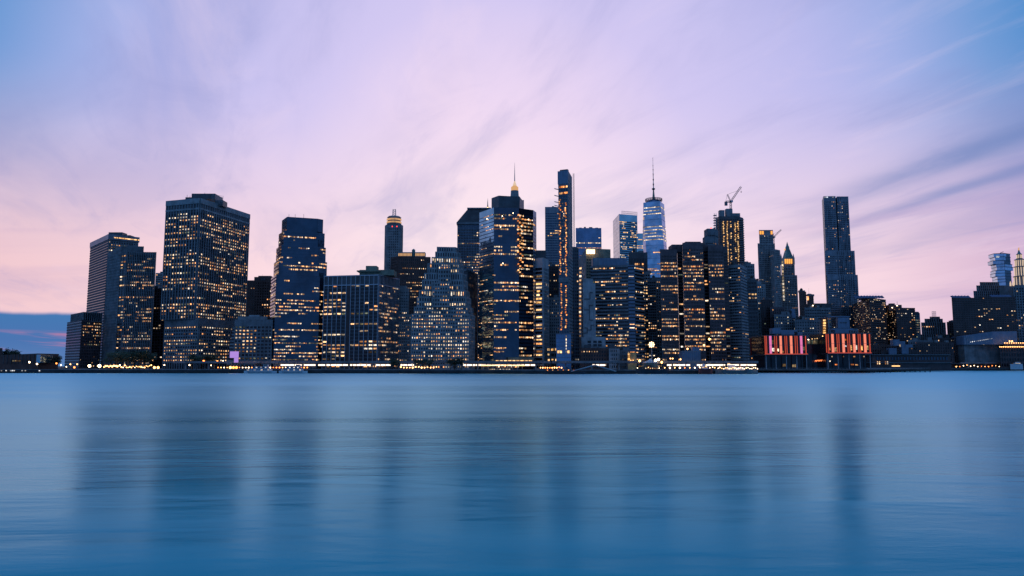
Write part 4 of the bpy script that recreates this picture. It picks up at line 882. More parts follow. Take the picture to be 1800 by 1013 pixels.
# brick apartment slabs with balconies and slanted roof collectors
def apartment(label, C, D, lit, roofs, seed, T=26):
    st = S(bay=4.4, fl=3.0, pw=1.3, sh=1.45, lit=lit, pm='brown_brick', sm='dark_brick', pp=.35, sp=.6, par=1.6, run=.25, lm=[('lit_warm', .6), ('lit_white', .4)])
    r = thing('brick_apartment_block', label, 'apartment block', base_of(C, D), 'brown brick apartment slabs')
    P, back, z1 = tier(r, C, D, [st] * (len(C) - 1), ref=min(1, len(C) - 1), flat=len(C) == 2, T=T, core='glass_brown', rng=R_(seed))
    for x0, x1, y0, y1 in roofs:
        a, b = at(x0, y1, D + 4), at(x1, y0, D + 4); N = max(2, int((x1 - x0) / 5))
        for k in range(N):
            u = (k + .5) / N; p = a.lerp(b, u); box(r, 'roof_collector', 'solar', (p.x, D + 6, z1 + 1.6), ((b.x - a.x) / N * .96, 6, .4), tilt=(math.radians(38), math.radians(-14), 0))
    return r
r = apartment('brick apartment slab with slanted roof collectors close beside the rippled tower', [(1499.7, 534.7), (1529, 523.5), (1556.5, 527)], 1040, .16, [(1503, 1554, 522, 527)], 4); pbox(r, 'rooftop_unit', 'dark_brick', 1514, 1538, 521, 528, 1052, 8); finish(r)
r = apartment('brick apartment slab with two bright lamps on its raised roof core', [(1557, 545), (1575, 541), (1608, 541.5)], 1060, .13, [], 5)
pbox(r, 'rooftop_unit', 'brown_brick', 1562.5, 1585, 536, 546, 1066, 10); pbox(r, 'rooftop_unit', 'dark_brick', 1565, 1573, 533.5, 537, 1068, 6)
for x in (1568, 1576.5): pbox(r, 'roof_lamp', 'bulb_white', x, x + 1.2, 540.5 if x < 1570 else 537, 541.7 if x < 1570 else 538.2, 1056, .8)
pbox(r, 'mast', 'grey_metal', 1576.8, 1577.2, 530, 538, 1066, .4); finish(r)
building('small_glass_block', 'small glass block lit pale green between the brick slabs and the old domed hall', [(1608, 550.5), (1616.5, 550.5)], 1250, S(bay=3, fl=4, pw=.3, sh=1.5, lit=.5, pm='glass_teal', lm=[('lit_dim', 1)]), flat=True, cat='building', core='glass_teal')
r = thing('stepped_hall', 'old dark hall with stepped roof and lattice water tower frame', 'building', base_of([(1618, 574), (1664, 574)], 1080))
for C, D, yb in (([(1613, 588), (1668, 588)], 1072, None), ([(1619, 567), (1662, 567)], 1080, 589), ([(1625, 560.5), (1657, 560.5)], 1084, 568), ([(1634, 556.8), (1652, 556.8)], 1086, 562)):
    tier(r, C, D, S(bay=4.2, fl=4, pw=1.9, sh=2, lit=.06, pm='granite', sm='dark_brick', par=1), flat=True, T=26, z0=None if yb is None else zof(yb, D))
mb = MB()
for k in range(6):
    x = xof(1638.2 + k * 1.35, 550, 1095); mb.beam((x, 1095, zof(558, 1095)), (x, 1095, zof(547.5, 1095)), .2, 4)
for y in (548, 551, 554): mb.beam((xof(1638, y, 1095), 1095, zof(y, 1095)), (xof(1645.2, y, 1095), 1095, zof(y, 1095)), .2, 4)
mb.build(r, 'lattice_frame', 'grey_metal'); finish(r)
building('corner_tenement', 'small dark tenement squeezed against the long apartment slab', [(1664, 566), (1679, 566)], 1100, S(bay=3.6, fl=3.5, pw=1.7, sh=1.8, lit=.03, pm='dark_brick'), flat=True, cat='building')
r = apartment('long brick apartment slab with sloping glass roof lights, under the stacked-box tower', [(1672.5, 527.5), (1726, 523.5)], 1030, .05, [(1674, 1706, 522, 527)], 6); finish(r)
r = apartment('long brick apartment slab below the white wedding-cake tower', [(1726, 522.5), (1784, 522)], 1034, .06, [(1743, 1778, 520, 523)], 7); finish(r)
r = thing('round_shouldered_block', 'dark round-shouldered office block behind the long apartment slabs', 'building', base_of([(1712, 510), (1782, 510)], 1160))
for C, D, yb in (([(1711, 511.5), (1784, 511.5)], 1160, None), ([(1716, 502), (1776, 502)], 1168, 513), ([(1722, 496), (1756, 496)], 1174, 503)):
    tier(r, C, D, S(bay=4, fl=4, pw=1.6, sh=2, lit=.02, pm='granite', sm='brown_granite', par=1.2), flat=True, T=24, z0=None if yb is None else zof(yb, D))
finish(r)
# tower of stacked boxes
r = thing('stacked_box_tower', 'tower of pale shifted glass boxes stacked unevenly', 'skyscraper', base_of([(1747, 450), (1780, 450)], 1600))
D = 1600; rows = [(446.5, 452, 1747.5, 1776), (452.5, 458.5, 1750, 1776.5), (459, 464.5, 1746.3, 1777), (465, 469.5, 1752, 1779.5), (470, 475.5, 1753, 1781), (476, 480.5, 1751, 1777), (481, 486, 1750.5, 1778), (486.5, 491, 1754, 1778), (491.5, 496, 1754.5, 1778), (496.5, 640, 1755, 1778)]
for i, (y0, y1, x0, x1) in enumerate(rows):
    xm = 1764.5 + i * .35; T = 18
    a, b, c = at(x0, y0, D), at(xm, y0, D - 5), at(x1, y0, D + 6)
    mb = MB(); mb.poly([(a.x, D + 2), (b.x, D - 5), (c.x, D + 7), (c.x - 4, D + 28), (a.x + 4, D + 26)], zof(y1, D), a.z); mb.build(r, 'stacked_storey', 'glass_mirror')
    mb = MB(); mb.poly([(a.x - .5, D + 1.4), (b.x, D - 5.8), (c.x + .5, D + 6.4), (c.x - 4, D + 28), (a.x + 4, D + 26)], a.z - .1, a.z + 1.1); mb.build(r, 'floor_slab', 'dark_metal')
mb = MB(); mb.poly([(at(xm - 1 + k, 446, D).x, D + (4 if k else -4.6)) for k in ()] or [(b.x, D - 5.2), (c.x + .8, D + 6.2), (c.x, D + 8), (b.x + .4, D - 3)], GZ, at(1765, 447, D).z); mb.build(r, 'side_wall', 'glass_navy')
pbox(r, 'window', 'lit_cool', 1751.5, 1756.5, 450, 453, 1598, 1)
a = at(1758, 445, D + 8); MB().beam((a.x, D + 8, a.z), (at(1768, 441.5, D).x, D + 8, zof(441.8, D)), .7, 5).build(r, 'roof_jib', 'dark_metal')
# wedding-cake tower; its floodlighting is put into glowing columns, turrets and statue
r = thing('wedding_cake_tower', 'floodlit white wedding-cake tower with columned tiers and gilded statue', 'tower', base_of([(1784, 500), (1803, 500)], 1120))
c = at(1793, 470, 1135); cx = c.x; H = lambda y: zof(y, 1135)
pbox(r, 'wall', 'granite', 1779, 1832, 501, 650, 1125, 30)
k0 = (xof(1801, 480, 1135) - xof(1793, 480, 1135)) / 8.0
def drum(y0, y1, rad, n, lit='crown_white', cols=12):
    MB().lathe((cx, 1135, H(y0)), [(rad * k0 * .82, 0), (rad * k0 * .82, H(y1) - H(y0))], n).build(r, 'drum', 'limestone')
    MB().lathe((cx, 1135, H(y1) - .3), [(rad * k0, 0), (rad * k0 * 1.06, .6), (rad * k0 * 1.06, 1.3), (rad * k0 * .8, 1.8)], n).build(r, 'cornice', 'limestone')
    for j in range(cols):
        t = 2 * math.pi * (j + .5) / cols
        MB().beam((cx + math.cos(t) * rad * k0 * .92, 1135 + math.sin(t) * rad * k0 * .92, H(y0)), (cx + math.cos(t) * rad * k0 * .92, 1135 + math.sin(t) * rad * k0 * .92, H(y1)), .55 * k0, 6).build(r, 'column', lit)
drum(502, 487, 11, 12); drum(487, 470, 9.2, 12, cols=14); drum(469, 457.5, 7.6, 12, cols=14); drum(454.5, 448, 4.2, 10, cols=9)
MB().lathe((cx, 1135, H(457)), [(7.4 * k0, 0), (5.2 * k0, 1.5), (4.3 * k0, 2.4)], 12).build(r, 'roof', 'roof_dark')
MB().lathe((cx, 1135, H(447)), [(3.4 * k0, 0), (2.2 * k0, 2.2), (1.2 * k0, 4.5), (1.2 * k0, 6)], 8).build(r, 'cupola', 'copper_green')
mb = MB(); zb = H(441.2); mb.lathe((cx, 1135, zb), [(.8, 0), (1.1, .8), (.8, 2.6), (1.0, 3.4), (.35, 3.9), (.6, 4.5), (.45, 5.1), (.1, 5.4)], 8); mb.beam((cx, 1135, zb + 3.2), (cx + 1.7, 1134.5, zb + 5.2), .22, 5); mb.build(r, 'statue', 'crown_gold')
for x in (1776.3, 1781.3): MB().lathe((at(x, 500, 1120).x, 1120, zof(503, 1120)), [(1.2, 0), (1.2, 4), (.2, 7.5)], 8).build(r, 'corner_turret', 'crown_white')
building('civic_base_block', 'dark stone civic block with tall pilasters under the white tower', [(1780, 503), (1850, 503)], 1100, S(bay=5, fl=4, pw=1.6, sh=1.6, lit=.08, pm='granite', pp=.9, run=.2), flat=True, cat='building')

# ------------------------------------------------------------------ low buildings near the water
building('stepped_apartment_house', 'mid-rise dark apartment house with a few lamps behind the orange-lit pier hall', [(1337, 527), (1358, 527)], 960, S(bay=3.6, fl=3.4, pw=1.5, sh=1.7, lit=.1, pm='dark_brick', run=.2), flat=True, cat='building',
         extra=lambda r, P, z1: tier(r, [(1353, 540), (1379, 540)], 952, S(bay=3.6, fl=3.4, pw=1.5, sh=1.7, lit=.06, pm='brown_granite', run=.2), flat=True, T=12, name='lower_wing'))
building('speckled_lit_block', 'grey block with sparse scattered lit windows under the gothic tower', [(1360, 553), (1398, 553)], 930, S(bay=3.3, fl=3.5, pw=1.5, sh=1.8, lit=.16, pm='granite', run=.2, lm=[('lit_white', .6), ('lit_dim', .4)]), flat=True, cat='building',
         extra=lambda r, P, z1: (pbox(r, 'rooftop_unit', 'blue_panel', 1390, 1397, 543, 554, 934), pbox(r, 'rooftop_unit', 'blue_panel', 1392, 1399, 553, 559, 928)))
building('plain_low_block', 'plain dark low block with stair tower of gold lamps behind the pier hall', [(1396, 562), (1444, 562)], 915, S(bay=4, fl=3.6, pw=1.8, sh=2, lit=.07, pm='granite', run=.2), flat=True, cat='building',
         extra=lambda r, P, z1: [pbox(r, 'stair_light', 'lit_gold', 1447.5, 1451.5, 562 + k * 4.5, 565 + k * 4.5, 912, 1) for k in range(7)] + [pbox(r, 'stair_tower', 'dark_brick', 1443.5, 1455, 559, 650, 914, 12)])
r = thing('billboard_roof_building', 'low dark building carrying a pale blue box sign with faint lettering', 'building', base_of([(1455, 557), (1505, 557)], 900))
tier(r, [(1455, 578), (1508, 578)], 900, S(bay=4, fl=3.6, pw=1.6, sh=1.8, lit=.1, pm='granite'), flat=True, T=14)
pbox(r, 'roof_canopy', 'blue_panel', 1454, 1494, 556, 557.6, 898, 10); pbox(r, 'sign_box', 'blue_panel', 1472.5, 1493, 558.5, 577, 897, 6)
for x in (1456, 1470): pbox(r, 'canopy_post', 'grey_metal', x, x + .8, 557.6, 578, 899, .8)
for k, w in enumerate((2.2, 1.2, 1.8, 2.0, 1.5)): pbox(r, 'sign_letter', 'dark_metal', 1477 + k * 2.5, 1477 + k * 2.5 + w * .8, 566.5, 568.3, 896.6, .5)
finish(r)
building('gold_stair_house', 'narrow house with golden stair windows between the low blocks', [(1420, 545), (1437, 545)], 1005, S(bay=4, fl=3.6, pw=1.4, sh=1.8, lit=.3, pm='dark_brick', lm=[('lit_gold', 1)]), flat=True, cat='house', T=8)
# warehouses and school at the north end
lows = [('brick_warehouse', 'long dark brick warehouse behind the pier shed', (1528, 606), (1600, 606), 960, .05, 'brown_brick'), ('brick_warehouse', 'dark warehouse with gabled roof between the pier shed and the long apartment slab', (1610, 602), (1676, 602), 1010, .1, 'dark_brick'),
        ('grey_warehouse', 'grey warehouse with scattered lamps beside the gabled one', (1596, 598), (1640, 598), 1030, .12, 'granite'), ('corner_shop_house', 'small lit corner building under the long apartment slab', (1640, 594), (1678, 594), 1035, .2, 'dark_brick')]
for nm, lb, a, b, D, lit, mt in lows:
    building(nm, lb, [a, b], D, S(bay=4, fl=3.8, pw=1.9, sh=2, lit=lit, pm=mt, run=.2, lm=[('lit_warm', .6), ('lit_white', .4)]), flat=True, cat='warehouse', T=16)
r = thing('white_roofscape_building', 'low building with pale blue stacked roof boxes beside the pier hall', 'building', base_of([(1562, 610), (1605, 610)], 940))
tier(r, [(1548, 616), (1612, 616)], 940, S(bay=4, fl=3.8, pw=1.9, sh=2, lit=.03, pm='dark_brick'), flat=True, T=14)
for x0, x1, y0, y1 in ((1563, 1576, 612, 623), (1570, 1581, 597, 608), (1581, 1591, 600, 611), (1585, 1597, 611, 622), (1590, 1604, 606, 611)): pbox(r, 'rooftop_unit', 'blue_panel', x0, x1, y0, y1, 936, 8)
pbox(r, 'wall_lamp', 'lit_white', 1581.5, 1583, 605.5, 609.5, 934, .6); finish(r)
r = thing('angular_school_building', 'low angular building with pale blue upper storey and a row of small lights', 'building', base_of([(1693, 590), (1787, 582)], 1010))
a, b, c, d = at(1693.6, 591.5, 1012), at(1743, 583.2, 1006), at(1787, 582.5, 1012), 1012
mb = MB(); z0 = zof(606, 1010)
mb.v = [(a.x, 1012, z0), (b.x, 1004, z0), (c.x, 1012, z0), (c.x, 1040, z0), (a.x, 1040, z0), (a.x, 1012, a.z), (b.x, 1004, b.z), (c.x, 1012, c.z), (c.x, 1040, c.z), (a.x, 1040, a.z)]
mb.f = [(0, 1, 6, 5), (1, 2, 7, 6), (2, 3, 8, 7), (3, 4, 9, 8), (4, 0, 5, 9), (5, 6, 7, 8, 9)]; mb.build(r, 'upper_storey', 'blue_panel')
box(r, 'lower_wall', 'concrete', ((a.x + c.x) / 2, 1028, (z0 + GZ) / 2), (c.x - a.x - 4, 26, z0 - GZ))
for k in range(12): q = at(1706 + k * 3.4, 601.5 - k * .55, 1003.0); box(r, 'wall_lamp', 'lit_cool', q, (.9, .6, .9))
for k in range(14): q = a.lerp(b, (k + .5) / 14); box(r, 'rib', 'grey_metal', (q.x, q.y - .3, (q.z + z0) / 2), (.5, .8, q.z - z0 - .4))
finish(r)
r = thing('terrace_restaurant', 'dark pier restaurant with two strings of warm terrace lamps', 'building', base_of([(1757, 610), (1830, 610)], 1000))
tier(r, [(1757, 611.5), (1850, 611.5)], 996, S(bay=4.5, fl=6, pw=1.2, sh=2.6, lit=.1, pm='dark_brick', par=1), flat=True, T=14)
tier(r, [(1765, 604), (1850, 604)], 1000, None, flat=True, T=9, z0=zof(612, 1000), core='dark_brick', name='upper_deck')
for k in range(22): pbox(r, 'terrace_lamp', 'bulb_warm', 1757.5 + k * 3.1, 1758.6 + k * 3.1, 609.4, 610.5, 994, .7)
for k in range(16): pbox(r, 'terrace_lamp', 'bulb_warm', 1766 + k * 4, 1767.1 + k * 4, 602.6, 603.7, 998, .7)
for x in (1775, 1779.5): MB().beam((at(x, 600, 997).x, 997, zof(604, 997)), (at(x, 600, 997).x, 997, zof(592, 997)), .2, 5).build(r, 'lamp_mast', 'grey_metal'); pbox(r, 'terrace_lamp', 'bulb_warm', x - .7, x + .7, 599, 601, 996, .8)
finish(r)
# ferry terminal on the south tip
r = thing('ferry_terminal', 'long low dark ferry terminal with sloping roof and glazed end, far along the south tip', 'building', base_of([(0, 625), (68, 622)], 740))
a, b = at(-60, 627, 740), at(66, 621.5, 740)
mb = MB(); mb.v = [(a.x, 740, GZ), (b.x, 740, GZ), (b.x, 740, b.z), (a.x, 740, a.z), (a.x, 775, GZ), (b.x, 775, GZ), (b.x, 775, b.z), (a.x, 775, a.z)]; mb.f = [(0, 1, 2, 3), (5, 4, 7, 6), (4, 0, 3, 7), (1, 5, 6, 2), (3, 2, 6, 7)]; mb.build(r, 'wall', 'brown_brick')
pbox(r, 'glazed_end', 'glass_teal', 64.5, 71.5, 623.5, 638, 739, 20)
for k in range(4): pbox(r, 'window', 'lit_dim', 22 + k * 3.6, 24.6 + k * 3.6, 633.5, 635.5, 739.4, .6)
for k in range(9): x = 6 + k * 6.6; pbox(r, 'roof_rib', 'dark_metal', x, x + .8, 624.4 - k * .27, 640, 739.3, .7)
finish(r)
building('waterfront_tower_stub', 'dark brick building rising past the far end of the ferry terminal', [(-30, 612), (4.5, 612.5)], 780, S(bay=4, fl=3.8, pw=1.9, sh=2, lit=0, pm='brown_brick'), flat=True, cat='building')

# ------------------------------------------------------------------ pier hall with glowing panels
def pier_hall():
    D = 735
    pl = thing('pier_platform', 'dark timber and concrete pier platform under the orange-lit hall', 'pier', (xof(1440, 650, 720), 720, 0))
    x0, x1, x2 = xof(1322, 652, 712), xof(1562, 652, 716), xof(1628, 652, 770)
    for (xa, xb, ya, yb) in ((x0, x1, 712, 800), (x1 - 1, x2, 762, 840)):
        box(pl, 'deck', 'concrete', ((xa + xb) / 2, (ya + yb) / 2, GZ + .1), (xb - xa, yb - ya, .9)); box(pl, 'deck_edge', 'pier_timber', ((xa + xb) / 2, ya - .25, GZ - .5), (xb - xa, .5, 1.5))
        n = int((xb - xa) / 5)
        for k in range(n + 1): MB().beam((xa + (xb - xa) * k / n, ya + .8, -3), (xa + (xb - xa) * k / n, ya + .8, GZ - .3), .45, 6).build(pl, 'pile', 'pier_timber')
        n = int((xb - xa) / 3); rail = box(pl, 'railing', 'grey_metal', ((xa + xb) / 2, ya + .3, GZ + 1.65), (xb - xa, .12, .12))
        for k in range(n + 1): sub(box(pl, 'railing_post', 'grey_metal', (xa + (xb - xa) * k / n, ya + .3, GZ + 1.1), (.1, .1, 1.2)), rail)
    r = thing('pier_hall', 'two-block pier hall with glowing orange and pink vertical glass panels', 'building', (xof(1430, 640, D), D + 20, GZ))
    zt0, zb0 = zof(590.7, D), zof(623.3, D)
    def block(xa, xb, yt, yb, wide, thin, pinks, floorlit):
        a, b = at(xa, yt, D), at(xb, yt, D); zt, zb = a.z, zof(yb, D)
        box(r, 'glass_box', 'glass_black', ((a.x + b.x) / 2, D + 22, (zt + zb) / 2), (b.x - a.x - .4, 43, zt - zb - .1))
        box(r, 'roof_edge', 'dark_metal', ((a.x + b.x) / 2, D + 21, zt + .4), (b.x - a.x + .6, 46, .9)); box(r, 'floor_edge', 'dark_metal', ((a.x + b.x) / 2, D + 21, zb - .35), (b.x - a.x + .6, 46, .7))
        box(r, 'light_sill', 'pier_orange', ((a.x + b.x) / 2, D - .3, zb + .45), (b.x - a.x, .5, .75)); box(r, 'transom', 'dark_metal', ((a.x + b.x) / 2, D - 1.25, zb + (zt - zb) * .5), (b.x - a.x, .25, .25))
        for i, (p, q) in enumerate(wide):
            m = 'pier_pink' if i in pinks else 'pier_bright'; pa, pb_ = xof(p, yt, D), xof(q, yt, D)
            for z_0, z_1 in ((zb + .9, zb + (zt - zb) * .5 - .12), (zb + (zt - zb) * .5 + .12, zt - .1)): box(r, 'glow_panel', m, ((pa + pb_) / 2, D - .75, (z_0 + z_1) / 2), (pb_ - pa, .5, z_1 - z_0))
        for p, q in thin:
            pa, pb_ = xof(p, yt, D), xof(q, yt, D); box(r, 'glow_fin', 'pier_orange', ((pa + pb_) / 2, D - .7, (zt + zb) / 2 + .3), ((pb_ - pa) * .5, .9, zt - zb - .8))
        for p, q, y0, y1, m in floorlit: pbox(r, 'window', m, p, q, y0, y1, D - .45, .3)
        n = 5
        for k in range(n): x = a.x + (b.x - a.x) * (k + .0) / (n - 1); box(r, 'column', 'grey_metal', (min(max(x, a.x + .6), b.x - .6), D + 2, (zb + GZ) / 2), (.7, .7, zb - GZ))
        box(r, 'ground_storey', 'glass_black', ((a.x + b.x) / 2, D + 26, (zb + GZ) / 2), (b.x - a.x - 3, 34, zb - GZ - .8))
    block(1345.3, 1418.4, 590.7, 623.3, [(1351.6, 1355.4), (1369.6, 1373.4), (1387.8, 1391.8), (1405.6, 1409.4)], [(1345.4, 1347.6), (1360.2, 1362), (1363.4, 1365.2), (1378.2, 1380), (1381.2, 1383), (1396, 1397.8), (1399.4, 1401.2), (1414.2, 1416.4)], (0, 3),
          [(1356.5, 1361, 612, 618, 'lit_white'), (1366, 1369, 613, 618, 'lit_white'), (1356.3, 1359.5, 598, 605, 'lit_dim'), (1411, 1414, 610, 616, 'lit_dim'), (1375, 1377.5, 617, 620, 'lit_warm')])
    block(1453.5, 1530, 587.3, 621.3, [(1460.5, 1464.5), (1479.3, 1483.3), (1498.3, 1502.2), (1517.3, 1521.3)], [(1450.3, 1452.6), (1454, 1456), (1469.5, 1471.3), (1472.6, 1474.6), (1488, 1490), (1491.4, 1493.3), (1506.8, 1508.8), (1510, 1512), (1526.2, 1528.8)], (),
          [(1466.5, 1471, 611, 618, 'lit_warm'), (1484.5, 1488, 607.5, 610, 'lit_cool'), (1493.8, 1497.5, 607, 616, 'lit_gold'), (1503, 1506.5, 607, 615, 'lit_white'), (1512.3, 1516, 608, 616, 'lit_gold'), (1522.5, 1526, 608, 615, 'lit_gold'), (1457, 1459.5, 611, 616, 'lit_warm'), (1485, 1487.5, 596, 599, 'lit_orange')])
    # south flank of the hall, lit along its edges
    a = at(1345.3, 590.7, D); fx = xof(1333.5, 600, D + 60)
    mb = MB(); mb.v = [(a.x - .1, D + .2, zb0), (a.x - .1, D + .2, zt0), (fx, D + 60, zt0), (fx, D + 60, zb0), (a.x + 4, D + 60, zb0), (a.x + 4, D + 60, zt0)]; mb.f = [(0, 1, 2, 3), (3, 2, 5, 4)]; mb.build(r, 'flank_wall', 'glass_brown')
    for z in (zt0 - .3, zb0 + .4):
        mb = MB(); mb.beam((a.x - .4, D, z), (fx - .4, D + 60, z), .5, 4); mb.build(r, 'edge_light', 'pier_orange')
    for u in (.0, .25, .5, .75, 1.0):
        q = Vector((a.x - .5, D, 0)).lerp(Vector((fx - .5, D + 60, 0)), u); box(r, 'glow_fin', 'pier_orange', (q.x, q.y, (zt0 + zb0) / 2), (.5, .8, zt0 - zb0), 1.4)
    pbox(r, 'link_block', 'glass_black', 1418.6, 1453, 606, 650, D + 20, 20); pbox(r, 'roof_terrace', 'olive_panel', 1418.6, 1450, 597.5, 605.5, D + 24, 14)
    for k in range(16): pbox(r, 'terrace_post', 'lit_dim', 1420 + k * 1.9, 1421 + k * 1.9, 598.5, 604.5, D + 23.5, .3)  # posts are given a dim glow of their own
    for x, y, m in ((1420.5, 596.5, 'bulb_white'), (1416, 597, 'bulb_orange'), (1427, 595.3, 'lit_gold'), (1432, 595, 'lit_gold'), (1436, 594.6, 'lit_gold'), (1446, 590.5, 'bulb_warm')): pbox(r, 'terrace_lamp', m, x, x + 1.5, y, y + 1.4, D + 10, .8)
    for x0, x1, y0, y1 in ((1358, 1372, 577, 587), (1369, 1401.5, 580.3, 583), (1373, 1396, 583, 588.5), (1402, 1410, 584, 589), (1463.5, 1500, 577.5, 580.5), (1468, 1492, 580, 586)): pbox(r, 'rooftop_unit', 'blue_panel', x0, x1, y0, y1, D + 12, 10)
    mb = MB(); prev = None                                        # unreadable flowing neon script over the passage
    for k in range(60):
        u = k / 59; p = at(1432 + u * 20, 635 - math.sin(u * 2.6) * .2 - u * 1.0 + math.sin(u * 46) * 1.15, D + 17); p.x += math.cos(u * 46) * .35
        if prev is not None: mb.beam(prev, p, .14, 5)
        prev = p
    mb.build(r, 'neon_script', 'neon')
    for x, y, m, w in ((1376, 640, 'lit_dim', 5), (1393, 641, 'lit_dim', 6), (1462, 626, 'lit_warm', 1.4), (1482.5, 626, 'lit_warm', 1.4), (1500.5, 626, 'lit_orange', 3), (1518, 626, 'lit_warm', 1.5), (1468, 640, 'lit_orange', 4), (1496, 640, 'lit_orange', 5), (1504, 640.6, 'lit_orange', 4), (1458.5, 634, 'lit_white', 1.2)):
        pbox(r, 'window', m, x, x + w, y, y + (4.5 if w > 4 and m == 'lit_dim' else 2), D + 8, .4)
pier_hall()
r = thing('pier_shed', 'long dark two-storey shed on the pier beyond the glowing hall', 'shed', (xof(1600, 640, 860), 870, GZ))
for x0, x1, y0, y1, D in ((1533, 1670, 624, 638, 850), (1533, 1672, 638, 651, 846)):
    pbox(r, 'wall', 'dark_brick', x0, x1, y0, y1, D, 18); pbox(r, 'eaves', 'granite', x0 - 1, x1 + 1, y0 - .7, y0 + .3, D - 2, 22)
for k in range(24): pbox(r, 'window', 'glass_navy', 1541 + k * 5.3, 1543.5 + k * 5.3, 628, 633, 849.6, .5)
for x in (1542, 1545.5, 1556, 1559.5): pbox(r, 'entrance_lamp', 'lit_warm', x, x + 1.4, 635.5, 640.5, 845.5, .5)
pbox(r, 'entrance_lamp', 'strip_gold', 1568, 1582, 643, 644.2, 845.4, .5)

# ------------------------------------------------------------------ elevated highway along the shore
def viaduct(label, pts, spans, seed):
    P = [Vector((shore_x(p, D), D, 0)) for p, D in pts]
    r = thing('elevated_highway', label, 'highway', (P[0].x, P[0].y, GZ)); rg = R_(seed)
    for a, b in zip(P, P[1:]):
        d = b - a; L = d.length; n = max(1, int(L / 22)); t = d / L; ang = math.atan2(t.y, t.x)
        seg(r, 'deck', 'granite', a, b, 9.6, 16, 1.1); nn = Vector((t.y, -t.x, 0))
        q = (a + b) / 2 + nn * 8.05; box(r, 'parapet', 'concrete', (q.x, q.y, 10.3), (L + .2, .35, 1.7), ang)
        for k in range(n):
            q = a + t * (L * (k + .5) / n)
            for s in (-6, 6): box(r, 'column', 'concrete', (q.x + nn.x * s, q.y + nn.y * s, (GZ + 8.6) / 2), (1.1, 1.1, 8.6 - GZ), ang)
            box(r, 'cross_beam', 'granite', (q.x, q.y, 8.7), (1.2, 14.5, 1.0), ang)
    for x0, x1, m in spans:
        k = x0
        while k < x1:
            w = rg.uniform(4, 9); D = None
            for (pa, Da), (pb, Db) in zip(pts, pts[1:]):
                if pa <= k <= pb: D = Da + (Db - Da) * (k - pa) / (pb - pa)
            if D: pa, pb = shore_x(k, D), shore_x(min(x1, k + w), D); box(r, 'light_panel', m, ((pa + pb) / 2, D - 4 + rg.uniform(-1, 1), 7.5), (pb - pa, 1.2, 1.35))
            k += w + rg.uniform(.8, 2.0)
viaduct('elevated highway on columns with bright white lights under its deck, along the quay', [(318, 712), (600, 704), (820, 684), (970, 660), (1200, 652), (1322, 656)],
        [(500, 560, 'strip_white'), (565, 655, 'strip_white'), (665, 690, 'strip_white'), (705, 730, 'strip_white'), (816, 850, 'strip_white'), (850, 940, 'strip_white'), (1037, 1062, 'strip_white'), (1168, 1180, 'strip_white'), (1181, 1207, 'strip_white'), (1220, 1268, 'strip_white'), (1272, 1322, 'strip_white')], 2)
viaduct('dark far stretch of elevated highway beside the pier restaurant', [(1672, 1000), (1760, 1016), (1960, 1040)], [], 3)

# ------------------------------------------------------------------ trees
def leafmat():
    m, T, b = newmat('foliage'); geo = T.new('ShaderNodeNewGeometry')
    col = T.ramp(geo.outputs['Random Per Island'], [(0, (.03, .05, .03)), (.6, (.05, .075, .04)), (1, (.08, .09, .05))]); T.l.new(col, b.inputs['Base Color']); b.inputs['Roughness'].default_value = .8
leafmat()
TREES = []
for s in range(3):
    rg = R_(40 + s); tr = MB(); tr.beam((0, 0, -.3), (.2, 0, 4.5), .32, 7, .2); cl = []
    for k in range(9):
        t = rg.uniform(0, 6.28); e = (math.cos(t) * rg.uniform(1.2, 3.4), math.sin(t) * rg.uniform(1.2, 3.4), rg.uniform(5.2, 9.6)); tr.beam((.1, 0, rg.uniform(2.8, 4.5)), e, .14, 5, .04); cl.append(e)
    lf = MB()
    for e in cl + [(rg.gauss(0, 1.6), rg.gauss(0, 1.6), rg.uniform(5, 10.5)) for _ in range(8)]:
        for k in range(46):
            p = Vector(e) + Vector((rg.gauss(0, .8), rg.gauss(0, .8), rg.gauss(0, .65))); u = Vector((rg.gauss(0, 1), rg.gauss(0, 1), rg.gauss(0, .6))).normalized() * rg.uniform(.22, .42); v = u.orthogonal().normalized() * rg.uniform(.2, .36)
            i = len(lf.v); lf.v += [tuple(p - u), tuple(p + v), tuple(p + u), tuple(p - v)]; lf.f.append((i, i + 1, i + 2, i + 3))
    a = bpy.data.meshes.new('trunk'); a.from_pydata(tr.v, [], tr.f); a.materials.append(MATS['bark']); b = bpy.data.meshes.new('crown'); b.from_pydata(lf.v, [], lf.f); b.materials.append(MATS['foliage']); TREES.append((a, b))
def tree(px, D, h, label, group, z=GZ):
    rg = R_(int(px * 13)); a, b = TREES[int(px) % 3]
    r = thing('quayside_tree', label, 'tree', (shore_x(px, D), D, z), group); k = h / 10.5; r.scale = (k * rg.uniform(.95, 1.25), k * rg.uniform(.95, 1.25), k); r.rotation_euler = (0, 0, rg.uniform(0, 6))
    for nm, me in (('trunk', a), ('crown', b)): o = bpy.data.objects.new(nm, me); COL.objects.link(o); o.parent = r
for px in (202, 212, 222, 232, 243, 253, 262, 271): tree(px, 705 + (px % 4) * 6, 15 + (px % 5), 'dark leafy tree in the lamp-lit grove before the ribbed tower', 'grove before the ribbed tower')
for px in (76, 84, 90, 97, 103, 110): tree(px, 760 + (px % 5) * 9, 11 + px % 4, 'small dark tree on the south tip between the ferry terminal and the low annex', 'trees on the south tip')
for px in (18, 26, 33): tree(px, 800, 19 + px % 3, 'tree top showing above the ferry terminal roof', 'trees behind the ferry terminal')
for px in (345, 352, 361, 372, 381): tree(px, 722, 13 + px % 4, 'dark tree by the podium of the giant tower', 'trees by the giant tower podium')
for px in (692, 700): tree(px, 672, 8 + px % 3, 'low dark tree under the highway beside the black grid block', 'trees beside the black grid block')
